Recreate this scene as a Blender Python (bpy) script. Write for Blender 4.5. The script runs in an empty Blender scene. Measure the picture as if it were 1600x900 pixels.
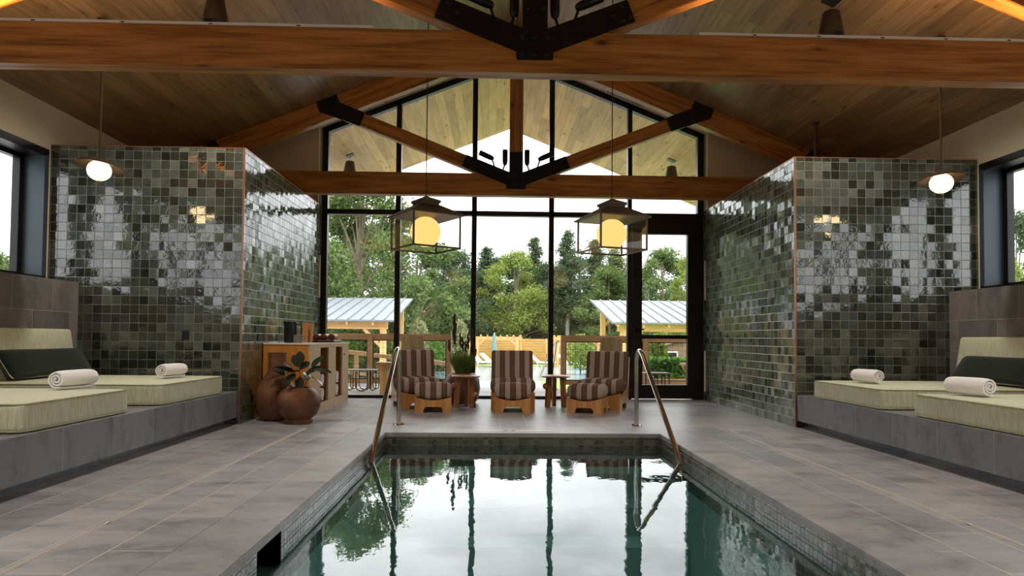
import bpy, bmesh, math, random
from mathutils import Vector, Matrix, noise as mnoise
PI = math.pi
sc = bpy.context.scene
# ------------------------------------------------------------------ camera
F_PX = 1070.8
cd = bpy.data.cameras.new('camera'); cam = bpy.data.objects.new('camera', cd); sc.collection.objects.link(cam)
cd.sensor_fit = 'HORIZONTAL'; cd.sensor_width = 36.0; cd.lens = 36.0 * F_PX / 1600
cd.shift_x = -1.67 / 1600; cd.shift_y = 45.94 / 1600
cd.clip_start = 0.05; cd.clip_end = 400
cam.matrix_world = Matrix.Translation((0, 0, 0.978)) @ Matrix.Rotation(-0.0271, 4, 'Z') @ Matrix.Rotation(PI/2 + 0.0304, 4, 'X') @ Matrix.Rotation(0.0088, 4, 'Z')
sc.camera = cam
# ------------------------------------------------------------------ view
sc.view_settings.view_transform = 'Standard'; sc.view_settings.look = 'None'
sc.view_settings.gamma = 1.0; sc.view_settings.use_curve_mapping = False
EXPOSURE = 0.9
sc.view_settings.exposure = EXPOSURE
SKY = 2.3          # overall sky strength
LED = 20.0        # up-light strips on the truss chords
CONE = 120.0       # cone downlights
sc.cycles.use_denoising = True
sc.cycles.max_bounces = 10; sc.cycles.diffuse_bounces = 5; sc.cycles.glossy_bounces = 5
sc.cycles.transparent_max_bounces = 24; sc.cycles.transmission_bounces = 6
sc.cycles.caustics_reflective = False; sc.cycles.caustics_refractive = False
sc.cycles.sample_clamp_indirect = 6
# ------------------------------------------------------------------ world: bright overcast sky, brighter towards the zenith
W = bpy.data.worlds.new('overcast'); sc.world = W; W.use_nodes = True
nt = W.node_tree; nt.nodes.clear()
def _n(t, ty, **k):
    n = t.nodes.new(ty)
    for a, b in k.items(): setattr(n, a, b)
    return n
o_ = _n(nt, 'ShaderNodeOutputWorld'); bg = _n(nt, 'ShaderNodeBackground')
tc = _n(nt, 'ShaderNodeTexCoord'); sep = _n(nt, 'ShaderNodeSeparateXYZ'); nt.links.new(tc.outputs['Generated'], sep.inputs[0])
mp = _n(nt, 'ShaderNodeMapping'); mp.inputs['Scale'].default_value = (1.6, 1.6, 4.5); nt.links.new(tc.outputs['Generated'], mp.inputs[0])
nz = _n(nt, 'ShaderNodeTexNoise'); nz.inputs['Scale'].default_value = 2.0; nz.inputs['Detail'].default_value = 6; nz.inputs['Roughness'].default_value = .55
nt.links.new(mp.outputs[0], nz.inputs['Vector'])
cr = _n(nt, 'ShaderNodeValToRGB'); cr.color_ramp.elements[0].position = .34; cr.color_ramp.elements[0].color = (.46, .475, .485, 1)
cr.color_ramp.elements[1].position = .62; cr.color_ramp.elements[1].color = (.86, .87, .88, 1)
nt.links.new(nz.outputs['Fac'], cr.inputs[0])
mr = _n(nt, 'ShaderNodeMapRange'); mr.inputs['From Min'].default_value = 0.0; mr.inputs['From Max'].default_value = .9
mr.inputs['To Min'].default_value = 0.75; mr.inputs['To Max'].default_value = 2.1
nt.links.new(sep.outputs['Z'], mr.inputs['Value'])
ml = _n(nt, 'ShaderNodeMath', operation='MULTIPLY'); ml.inputs[1].default_value = SKY; nt.links.new(mr.outputs[0], ml.inputs[0])
nt.links.new(cr.outputs[0], bg.inputs['Color']); nt.links.new(ml.outputs[0], bg.inputs['Strength']); nt.links.new(bg.outputs[0], o_.inputs[0])

# ================================================================== material helpers
def mat(name):
    m = bpy.data.materials.new(name); m.use_nodes = True; t = m.node_tree; t.nodes.clear()
    out = _n(t, 'ShaderNodeOutputMaterial'); return m, t, out
def bsdf(t, out, col=None, rough=.5, metal=0, ior=1.45, spec=.5, coat=0):
    b = _n(t, 'ShaderNodeBsdfPrincipled')
    if col is not None: b.inputs['Base Color'].default_value = (*col, 1)
    b.inputs['Roughness'].default_value = rough; b.inputs['Metallic'].default_value = metal; b.inputs['IOR'].default_value = ior
    b.inputs['Specular IOR Level'].default_value = spec; b.inputs['Coat Weight'].default_value = coat; b.inputs['Coat Roughness'].default_value = .08
    t.links.new(b.outputs[0], out.inputs[0]); return b
def srgb(r, g, b):
    f = lambda c: ((c/255+.055)/1.055)**2.4 if c > 10 else c/255/12.92
    return (f(r), f(g), f(b))
def M_(t, op, a, b=None, c=None):
    n = _n(t, 'ShaderNodeMath', operation=op)
    for i, v in enumerate((a, b, c)):
        if v is None: continue
        if isinstance(v, (int, float)): n.inputs[i].default_value = v
        else: t.links.new(v, n.inputs[i])
    return n.outputs[0]
def ramp(t, fac, stops, interp='LINEAR'):
    n = _n(t, 'ShaderNodeValToRGB'); r = n.color_ramp; r.interpolation = interp
    while len(r.elements) < len(stops): r.elements.new(.5)
    for e, (p, c) in zip(r.elements, stops): e.position = p; e.color = (*c, 1)
    t.links.new(fac, n.inputs[0]); return n.outputs[0]
def coords(t, kind='world'):
    if kind == 'world': return _n(t, 'ShaderNodeNewGeometry').outputs['Position']
    return _n(t, 'ShaderNodeTexCoord').outputs['Object']
def noise_(t, vec, scale, detail=3, rough=.5, sc3=(1, 1, 1)):
    m = _n(t, 'ShaderNodeMapping'); m.inputs['Scale'].default_value = sc3; t.links.new(vec, m.inputs[0])
    n = _n(t, 'ShaderNodeTexNoise'); n.inputs['Scale'].default_value = scale; n.inputs['Detail'].default_value = detail; n.inputs['Roughness'].default_value = rough
    t.links.new(m.outputs[0], n.inputs['Vector']); return n.outputs['Fac']
def mixc(t, fac, a, b, bt='MIX'):
    n = _n(t, 'ShaderNodeMix', data_type='RGBA', blend_type=bt)
    for s, v in ((n.inputs[0], fac), (n.inputs[6], a), (n.inputs[7], b)):
        if isinstance(v, (int, float)): s.default_value = v
        elif isinstance(v, tuple): s.default_value = (*v, 1)
        else: t.links.new(v, s)
    return n.outputs[2]
def bump(t, b, h, dist=.01, strength=1, normal=None):
    n = _n(t, 'ShaderNodeBump'); n.inputs['Distance'].default_value = dist; n.inputs['Strength'].default_value = strength
    t.links.new(h, n.inputs['Height'])
    if normal is not None: t.links.new(normal, n.inputs['Normal'])
    t.links.new(n.outputs[0], b.inputs['Normal'])
MATS = {}
def simple(name, col, rough=.5, metal=0, nscale=0, namp=.25, bumpd=0, kind='object', coat=0, spec=.5, sc3=(1, 1, 1)):
    m, t, out = mat(name); b = bsdf(t, out, col, rough, metal, coat=coat, spec=spec)
    if nscale:
        v = coords(t, kind); f = noise_(t, v, nscale, 4, .6, sc3)
        lo = tuple(c*(1-namp) for c in col); hi = tuple(min(1, c*(1+namp)) for c in col)
        t.links.new(ramp(t, f, [(.3, lo), (.7, hi)]), b.inputs['Base Color'])
        if bumpd: bump(t, b, f, bumpd)
    MATS[name] = m; return m
def wood(name, c1, c2, c3, rough=.45, axis='X', kind='object', scale=1.0, knots=True, sp_=.18, planks=None, coat=0, knotc=None):
    """grain along `axis`; planks=(len, width, rot) adds a board pattern"""
    m, t, out = mat(name); b = bsdf(t, out, c1, rough, coat=coat)
    v = coords(t, kind)
    s = {'X': (.6, 9, 9), 'Y': (9, .6, 9), 'Z': (9, 9, .6)}[axis]
    g1 = noise_(t, v, 2.2*scale, 6, .62, s)
    s2 = {'X': (1, 40, 40), 'Y': (40, 1, 40), 'Z': (40, 40, 1)}[axis]
    g2 = noise_(t, v, 2.0*scale, 3, .6, s2)
    g = M_(t, 'ADD', M_(t, 'MULTIPLY', g1, .7), M_(t, 'MULTIPLY', g2, .3))
    col = ramp(t, g, [(.5-sp_, c1), (.5, c2), (.5+sp_, c3)])
    h = g
    if planks:
        L, Wd, (ax, ay) = planks
        sp = _n(t, 'ShaderNodeSeparateXYZ'); t.links.new(v, sp.inputs[0]); cb = _n(t, 'ShaderNodeCombineXYZ')
        t.links.new(sp.outputs[ax], cb.inputs[0]); t.links.new(sp.outputs[ay], cb.inputs[1])
        br = _n(t, 'ShaderNodeTexBrick'); t.links.new(cb.outputs[0], br.inputs['Vector'])
        br.inputs['Scale'].default_value = 1; br.inputs['Brick Width'].default_value = L; br.inputs['Row Height'].default_value = Wd
        br.inputs['Mortar Size'].default_value = .0025; br.inputs['Mortar Smooth'].default_value = .3; br.offset = .37; br.offset_frequency = 2
        br.inputs['Color1'].default_value = (.72, .71, .70, 1); br.inputs['Color2'].default_value = (1.16, 1.15, 1.13, 1); br.inputs['Mortar'].default_value = (.4, .36, .3, 1)
        col = mixc(t, 1.0, col, br.outputs['Color'], 'MULTIPLY')
    if knots:
        vo = _n(t, 'ShaderNodeTexVoronoi'); mpn = _n(t, 'ShaderNodeMapping')
        ks = {'X': (1.1, 3.2, 3.2), 'Y': (3.2, 1.1, 3.2), 'Z': (3.2, 3.2, 1.1)}[axis]
        mpn.inputs['Scale'].default_value = ks; t.links.new(v, mpn.inputs[0]); t.links.new(mpn.outputs[0], vo.inputs['Vector'])
        vo.inputs['Scale'].default_value = 1.5
        k = ramp(t, vo.outputs['Distance'], [(.04, (1, 1, 1)), (.10, (.35, .35, .35)), (.17, (0, 0, 0))])
        col = mixc(t, k, col, knotc or tuple(c*.3 for c in c1))
    t.links.new(col, b.inputs['Base Color']); bump(t, b, h, .004)
    MATS[name] = m; return m
def stone(name, L, Wd, ax, ay, ox=0, oy=0, c1=srgb(112, 104, 100), c2=srgb(84, 78, 76), grout=srgb(150, 138, 126), rough=.38, offset=.5, ms=.0028):
    m, t, out = mat(name); b = bsdf(t, out, c1, rough)
    v = coords(t); sp = _n(t, 'ShaderNodeSeparateXYZ'); t.links.new(v, sp.inputs[0]); cb = _n(t, 'ShaderNodeCombineXYZ')
    t.links.new(M_(t, 'ADD', sp.outputs[ax], ox), cb.inputs[0]); t.links.new(M_(t, 'ADD', sp.outputs[ay], oy), cb.inputs[1])
    br = _n(t, 'ShaderNodeTexBrick'); t.links.new(cb.outputs[0], br.inputs['Vector'])
    br.inputs['Scale'].default_value = 1; br.inputs['Brick Width'].default_value = L; br.inputs['Row Height'].default_value = Wd
    br.inputs['Mortar Size'].default_value = ms; br.inputs['Mortar Smooth'].default_value = .2; br.offset = offset
    br.inputs['Color1'].default_value = (.78, .78, .8, 1); br.inputs['Color2'].default_value = (1.12, 1.08, 1.04, 1); br.inputs['Mortar'].default_value = (1, 1, 1, 1)
    n1 = noise_(t, v, 1.6, 6, .62, (1, 2.5, 1)); n2 = noise_(t, v, 9, 5, .7)
    n3 = noise_(t, v, 3.2, 8, .75, (1, 1.6, 1))
    f = M_(t, 'ADD', M_(t, 'MULTIPLY', n1, .35), M_(t, 'ADD', M_(t, 'MULTIPLY', n2, .2), M_(t, 'MULTIPLY', n3, .45)))
    c3 = tuple(c*1.18 for c in c1)
    col = mixc(t, 1.0, ramp(t, f, [(.38, c2), (.5, c1), (.62, c3)]), br.outputs['Color'], 'MULTIPLY')
    col = mixc(t, br.outputs['Fac'], col, grout)
    t.links.new(col, b.inputs['Base Color'])
    h = M_(t, 'SUBTRACT', M_(t, 'MULTIPLY', n2, .25), M_(t, 'MULTIPLY', br.outputs['Fac'], .6)); bump(t, b, h, .003)
    rr = M_(t, 'ADD', M_(t, 'MULTIPLY', n1, .3), rough-.15); t.links.new(rr, b.inputs['Roughness'])
    MATS[name] = m; return m
def zellige(name, ax, ay, size=.1015, ox=0.0, oy=0.0, tilt=.075, cols=None, grout=srgb(116, 118, 98), rough=.085, gw=.006, spec=.5):
    """small hand-made glazed square tiles: each cell gets its own tone and its own slight tilt"""
    m, t, out = mat(name); b = bsdf(t, out, (0, 0, 0), rough, ior=2.0, spec=spec)
    geo = _n(t, 'ShaderNodeNewGeometry'); sp = _n(t, 'ShaderNodeSeparateXYZ'); t.links.new(geo.outputs['Position'], sp.inputs[0])
    u = M_(t, 'DIVIDE', M_(t, 'ADD', sp.outputs[ax], 50*size+ox), size); w = M_(t, 'DIVIDE', M_(t, 'ADD', sp.outputs[ay], 50*size+oy), size)
    fu, fw = M_(t, 'FLOOR', u), M_(t, 'FLOOR', w)
    cb = _n(t, 'ShaderNodeCombineXYZ'); t.links.new(fu, cb.inputs[0]); t.links.new(fw, cb.inputs[1]); cb.inputs[2].default_value = ax*3+1.5
    wn = _n(t, 'ShaderNodeTexWhiteNoise', noise_dimensions='3D'); t.links.new(cb.outputs[0], wn.inputs['Vector'])
    sc_ = _n(t, 'ShaderNodeSeparateColor'); t.links.new(wn.outputs['Color'], sc_.inputs[0])
    du, dw = M_(t, 'SUBTRACT', u, fu), M_(t, 'SUBTRACT', w, fw)
    eu = M_(t, 'MINIMUM', du, M_(t, 'SUBTRACT', 1.0, du)); ew = M_(t, 'MINIMUM', dw, M_(t, 'SUBTRACT', 1.0, dw))
    # wavy hand-cut edges
    nedge = noise_(t, geo.outputs['Position'], 22, 2, .5)
    e = M_(t, 'ADD', M_(t, 'MINIMUM', eu, ew), M_(t, 'MULTIPLY', M_(t, 'SUBTRACT', nedge, .5), .03))
    g = _n(t, 'ShaderNodeMapRange'); g.inputs['From Min'].default_value = gw; g.inputs['From Max'].default_value = gw+.03; t.links.new(e, g.inputs['Value'])
    g = g.outputs[0]
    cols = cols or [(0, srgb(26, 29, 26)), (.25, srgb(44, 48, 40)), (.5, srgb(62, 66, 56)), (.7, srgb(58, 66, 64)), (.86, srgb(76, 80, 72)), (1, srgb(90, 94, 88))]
    c = ramp(t, sc_.outputs[0], cols)
    nn = noise_(t, geo.outputs['Position'], 14, 4, .6)
    c = mixc(t, .5, c, ramp(t, nn, [(.3, (.45, .5, .48)), (.75, (1.5, 1.5, 1.4))]), 'MULTIPLY')
    c = mixc(t, g, grout, c); t.links.new(c, b.inputs['Base Color'])
    t.links.new(M_(t, 'ADD', M_(t, 'MULTIPLY', M_(t, 'SUBTRACT', 1.0, g), .5), rough), b.inputs['Roughness'])
    tv = _n(t, 'ShaderNodeCombineXYZ')
    t.links.new(M_(t, 'MULTIPLY', M_(t, 'SUBTRACT', sc_.outputs[1], .5), tilt), tv.inputs[ax]); t.links.new(M_(t, 'MULTIPLY', M_(t, 'SUBTRACT', sc_.outputs[2], .5), tilt), tv.inputs[ay])
    va = _n(t, 'ShaderNodeVectorMath', operation='ADD'); t.links.new(geo.outputs['Normal'], va.inputs[0]); t.links.new(tv.outputs[0], va.inputs[1])
    vn = _n(t, 'ShaderNodeVectorMath', operation='NORMALIZE'); t.links.new(va.outputs[0], vn.inputs[0])
    wv = noise_(t, geo.outputs['Position'], 18, 2, .55)
    h = M_(t, 'ADD', M_(t, 'MULTIPLY', wv, .22), M_(t, 'MULTIPLY', g, .3)); bump(t, b, h, .006, 1, vn.outputs[0])
    MATS[name] = m; return m

# ---- materials
wood('fir_x', srgb(122, 72, 28), srgb(170, 108, 46), srgb(194, 132, 64), .42, 'X', 'object', sp_=.11, scale=.7)
wood('fir_z', srgb(120, 74, 38), srgb(162, 106, 56), srgb(188, 132, 74), .42, 'Z', 'object', sp_=.11, scale=.7)
wood('ceiling_oak', srgb(118, 92, 62), srgb(146, 116, 80), srgb(166, 136, 98), .4, 'Y', 'world', planks=(1.9, .15, (1, 0)), knotc=srgb(88, 62, 40))
wood('soffit_pine', srgb(192, 150, 96), srgb(212, 172, 116), srgb(224, 188, 134), .5, 'Y', 'world', planks=(1.4, .15, (1, 0)), knotc=srgb(110, 80, 48))
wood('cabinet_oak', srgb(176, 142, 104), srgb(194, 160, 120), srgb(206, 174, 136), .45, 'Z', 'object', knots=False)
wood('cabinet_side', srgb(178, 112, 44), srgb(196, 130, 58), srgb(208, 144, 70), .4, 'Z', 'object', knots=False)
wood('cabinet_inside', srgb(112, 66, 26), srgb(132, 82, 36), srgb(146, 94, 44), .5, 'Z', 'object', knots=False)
wood('chair_wood', srgb(160, 108, 56), srgb(190, 136, 76), srgb(206, 154, 92), .35, 'Z', 'object', knots=False, coat=.2)
wood('table_wood', srgb(124, 80, 44), srgb(156, 106, 62), srgb(178, 128, 80), .35, 'Z', 'object', knots=False, coat=.2)
wood('cedar_x', srgb(196, 142, 86), srgb(222, 172, 112), srgb(236, 192, 136), .6, 'X', 'world', knots=False)
wood('cedar_z', srgb(196, 142, 86), srgb(222, 172, 112), srgb(236, 192, 136), .6, 'Z', 'world', knots=False)
wood('rail_wood', srgb(150, 114, 80), srgb(178, 142, 104), srgb(196, 160, 122), .6, 'X', 'world', knots=False)
wood('weathered_wood', srgb(150, 126, 92), srgb(178, 154, 116), srgb(196, 174, 136), .6, 'Z', 'object', knots=False)
wood('deck_board', srgb(140, 138, 134), srgb(156, 154, 150), srgb(168, 166, 162), .6, 'X', 'world', planks=(3.0, .14, (0, 1)), knots=False)
stone('floor_stone', .6, .302, 1, 0, .42, 2.04, srgb(150, 150, 152), srgb(112, 113, 116), srgb(196, 186, 172), .34, ms=.004)
stone('coping_stone', 1.2, 40, 1, 0, .1, 20, srgb(158, 157, 156), srgb(118, 118, 118), srgb(172, 162, 150), .38, 0, ms=.004)
stone('coping_stone_back', 1.2, 40, 0, 1, .2, 20, srgb(158, 157, 156), srgb(118, 118, 118), srgb(172, 162, 150), .38, 0, ms=.004)
stone('bench_stone', .6, 40, 1, 2, .17, 20, srgb(124, 126, 130), srgb(94, 97, 102), srgb(160, 154, 144), .42, 0, ms=.004)
stone('ledge_stone', .6, .34, 1, 2, .25, .14, srgb(120, 116, 114), srgb(90, 87, 86), srgb(156, 146, 130), .42, ms=.004)
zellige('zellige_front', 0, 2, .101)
zellige('zellige_side_lit', 1, 2, .101, cols=[(0, srgb(62, 74, 62)), (.3, srgb(92, 102, 84)), (.6, srgb(108, 116, 94)), (.8, srgb(96, 112, 104)), (1, srgb(128, 134, 118))])  # paler than the front tiles: sky reflections put into the colour
mos = [(0, srgb(56, 53, 48)), (.5, srgb(88, 83, 75)), (1, srgb(116, 110, 100))]
zellige('mosaic_side', 1, 2, .052, 0, .015, .05, mos, srgb(110, 108, 96), .18, .03)
zellige('mosaic_back', 0, 2, .052, 0, .015, .05, mos, srgb(110, 108, 96), .18, .03)
simple('plaster', srgb(206, 190, 160), .85, 0, 3, .04, kind='world')
simple('black_frame', srgb(26, 25, 25), .35, .3, 3, .1)
simple('blue_black_frame', srgb(62, 72, 80), .4, .2, 3, .08)
simple('black_steel', srgb(36, 33, 31), .45, .6, 12, .15, .001)
simple('bolt_steel', srgb(52, 47, 43), .35, .8)
simple('bronze', srgb(88, 72, 56), .42, .7, 8, .1)
simple('bronze_trim', srgb(178, 128, 100), .35, .8)
simple('brass', srgb(160, 120, 70), .3, .9)
simple('stainless', srgb(205, 200, 192), .14, 1.0)
simple('white_metal', srgb(226, 216, 200), .4, 0)
simple('drain_metal', srgb(214, 204, 190), .35, .3)
simple('cone_metal', srgb(66, 60, 54), .38, .5)
simple('zinc_roof', srgb(118, 123, 127), .5, .1, 2, .06, kind='world')
simple('terracotta', srgb(116, 78, 54), .5, .15, 5, .35, .004)
simple('terracotta_dark', srgb(104, 68, 46), .5, .15, 6, .4, .004)
simple('dark_pot', srgb(92, 62, 50), .5, 0, 5, .25, .003)
simple('soil', srgb(50, 38, 28), .95, 0, 30, .3, .01)
simple('rubber_leaf', srgb(44, 50, 38), .28, 0, 6, .25)
simple('stem', srgb(90, 72, 52), .6)
simple('grey_leaf', srgb(150, 150, 140), .5)
simple('herb_leaf', srgb(96, 122, 58), .6, 0, 8, .3)
simple('seed_head', srgb(64, 50, 44), .9, 0, 30, .3)
simple('black_ceramic', srgb(30, 31, 34), .25)
simple('grey_ceramic', srgb(120, 112, 100), .5, 0, 30, .2)
simple('leather', srgb(104, 52, 32), .35, 0, 9, .25)
simple('tray_wood', srgb(86, 60, 44), .4, 0, 6, .2)
simple('orange_card', srgb(188, 128, 84), .5, 0, 5, .1)
simple('outlet_black', srgb(18, 18, 20), .4)
simple('marker_tile', srgb(214, 204, 196), .35, 0, 20, .05)
simple('marker_ink', srgb(110, 96, 90), .5)
simple('pool_basin', srgb(150, 172, 168), .5, 0, 2, .06, kind='world')
simple('skimmer_dark', srgb(34, 36, 32), .5)
simple('lawn', srgb(126, 158, 74), .95, 0, 1.5, .2, kind='world')
simple('stone_patio', srgb(138, 138, 134), .8, 0, 1, .08, kind='world')
simple('forest_floor', srgb(96, 104, 66), .95, 0, .5, .25, kind='world')
simple('outdoor_water', srgb(126, 152, 156), .15, 0, 3, .12, kind='world')
simple('bark', srgb(122, 108, 92), .9, 0, 5, .3, .01)
simple('bark_pale', srgb(186, 180, 166), .9, 0, 5, .2, .01)
simple('lounger_white', srgb(236, 234, 228), .6)
simple('red_plastic', srgb(150, 58, 58), .5)
simple('umbrella_cloth', srgb(116, 146, 140), .8)
simple('shingle', srgb(128, 104, 84), .8, 0, 3, .2, kind='world')
simple('blue_cloth', srgb(120, 140, 176), .8)
simple('planter_wood', srgb(176, 128, 92), .7, 0, 4, .15, kind='world')
def fabric(name, col, col2, scale=160, bd=.0015, rough=.95):
    m, t, out = mat(name); b = bsdf(t, out, col, rough, spec=.2); v = coords(t, 'object')
    f = noise_(t, v, scale, 2, .6, (1, 1, .10)); f2 = noise_(t, v, 3, 2, .5)
    t.links.new(ramp(t, M_(t, 'ADD', M_(t, 'MULTIPLY', f, .85), M_(t, 'MULTIPLY', f2, .15)), [(.35, col2), (.6, col)]), b.inputs['Base Color'])
    bump(t, b, f, bd); b.inputs['Sheen Weight'].default_value = .2
    MATS[name] = m
fabric('sage_fabric', srgb(204, 204, 174), srgb(178, 178, 146), 90, .003)
fabric('sage_piping', srgb(168, 168, 128), srgb(140, 140, 100), 90)
fabric('green_cushion', srgb(28, 38, 32), srgb(18, 26, 22), 120)
fabric('cream_piping', srgb(206, 198, 170), srgb(190, 180, 150), 120)
fabric('terry', srgb(250, 247, 244), srgb(236, 231, 227), 220, .004)
# striped upholstery: stripes follow the piece's own X
m, t, out = mat('striped_fabric'); b = bsdf(t, out, (0, 0, 0), .9, spec=.2)
v = coords(t, 'object'); sp = _n(t, 'ShaderNodeSeparateXYZ'); t.links.new(v, sp.inputs[0])
ph = M_(t, 'FRACT', M_(t, 'ADD', M_(t, 'DIVIDE', sp.outputs[0], .142), 10.72))
LT, DK, MD, TN = srgb(168, 150, 138), srgb(92, 68, 55), srgb(128, 98, 78), srgb(144, 116, 92)
col = ramp(t, ph, [(0, LT), (.46, DK), (.58, MD), (.62, DK), (.7, TN), (.74, DK), (.84, MD), (.88, DK), (.985, TN)], 'CONSTANT')
fz = noise_(t, v, 260, 2, .6); col = mixc(t, .35, col, ramp(t, fz, [(.3, (.6, .6, .6)), (.7, (1.3, 1.3, 1.3))]), 'MULTIPLY')
t.links.new(col, b.inputs['Base Color']); bump(t, b, fz, .0015); MATS['striped_fabric'] = m
# glass: thin panes, thin transparent + mirror by fresnel
def glass(name, tint, ior=1.45, refl=(1, 1, 1)):
    m, t, out = mat(name); tr = _n(t, 'ShaderNodeBsdfTransparent'); tr.inputs[0].default_value = (*tint, 1)
    gl = _n(t, 'ShaderNodeBsdfGlossy'); gl.inputs['Roughness'].default_value = 0; gl.inputs['Color'].default_value = (*refl, 1)
    fr = _n(t, 'ShaderNodeLayerWeight'); fr.inputs['Blend'].default_value = .5; f0 = ((ior-1)/(ior+1))**2
    fo = M_(t, 'ADD', M_(t, 'MULTIPLY', M_(t, 'POWER', fr.outputs['Facing'], 5.0), 1-f0), f0)     # Schlick, the same from both sides
    mx = _n(t, 'ShaderNodeMixShader'); t.links.new(fo, mx.inputs[0]); t.links.new(tr.outputs[0], mx.inputs[1]); t.links.new(gl.outputs[0], mx.inputs[2])
    t.links.new(mx.outputs[0], out.inputs[0]); MATS[name] = m; return t, gl, fr
glass('window_glass', (.97, .98, .98), 1.45)
glass('lantern_glass', (.97, .96, .95), 1.35)
t, gl, fr = glass('pool_water', (.50, .69, .68), 1.36)
v = coords(t); nA = noise_(t, v, 5.5, 3, .55, (1, .55, 1)); nB = noise_(t, v, 1.3, 2, .5)
bn = _n(t, 'ShaderNodeBump'); bn.inputs['Distance'].default_value = .010; bn.inputs['Strength'].default_value = .3
t.links.new(M_(t, 'ADD', M_(t, 'MULTIPLY', nA, .35), nB), bn.inputs['Height']); t.links.new(bn.outputs[0], gl.inputs['Normal'])
def emit(name, col, s, col2=None):
    m, t, out = mat(name); e = _n(t, 'ShaderNodeEmission'); e.inputs[0].default_value = (*col, 1); e.inputs[1].default_value = s
    t.links.new(e.outputs[0], out.inputs[0]); MATS[name] = m
emit('globe_glow', srgb(255, 216, 128), .66)
emit('disc_globe_glow', srgb(255, 226, 170), 5.0)
emit('led_glow', srgb(255, 160, 80), 2.0)
def leafmat(name, c1, c2, c3):
    m, t, out = mat(name); geo = _n(t, 'ShaderNodeNewGeometry')
    oi = _n(t, 'ShaderNodeObjectInfo'); f = M_(t, 'ADD', M_(t, 'MULTIPLY', geo.outputs['Random Per Island'], .7), M_(t, 'MULTIPLY', noise_(t, geo.outputs['Position'], .9, 2, .5), .5))
    c = ramp(t, f, [(.15, c1), (.5, c2), (.95, c3)])
    d = _n(t, 'ShaderNodeBsdfDiffuse'); tl = _n(t, 'ShaderNodeBsdfTranslucent'); t.links.new(c, d.inputs[0]); t.links.new(c, tl.inputs[0])
    mx = _n(t, 'ShaderNodeMixShader'); mx.inputs[0].default_value = .4; t.links.new(d.outputs[0], mx.inputs[1]); t.links.new(tl.outputs[0], mx.inputs[2]); t.links.new(mx.outputs[0], out.inputs[0])
    MATS[name] = m
leafmat('leaf_mid', srgb(62, 80, 48), srgb(98, 118, 70), srgb(136, 152, 98))
leafmat('leaf_dark', srgb(48, 64, 46), srgb(76, 94, 66), srgb(108, 124, 88))
leafmat('leaf_yellow', srgb(82, 100, 48), srgb(122, 138, 70), srgb(158, 166, 92))
leafmat('leaf_pine', srgb(50, 66, 50), srgb(78, 96, 68), srgb(106, 122, 88))
leafmat('leaf_pale', srgb(96, 104, 66), srgb(136, 140, 98), srgb(170, 168, 130))
leafmat('leaf_shrub', srgb(50, 86, 38), srgb(86, 124, 54), srgb(120, 156, 76))

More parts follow.
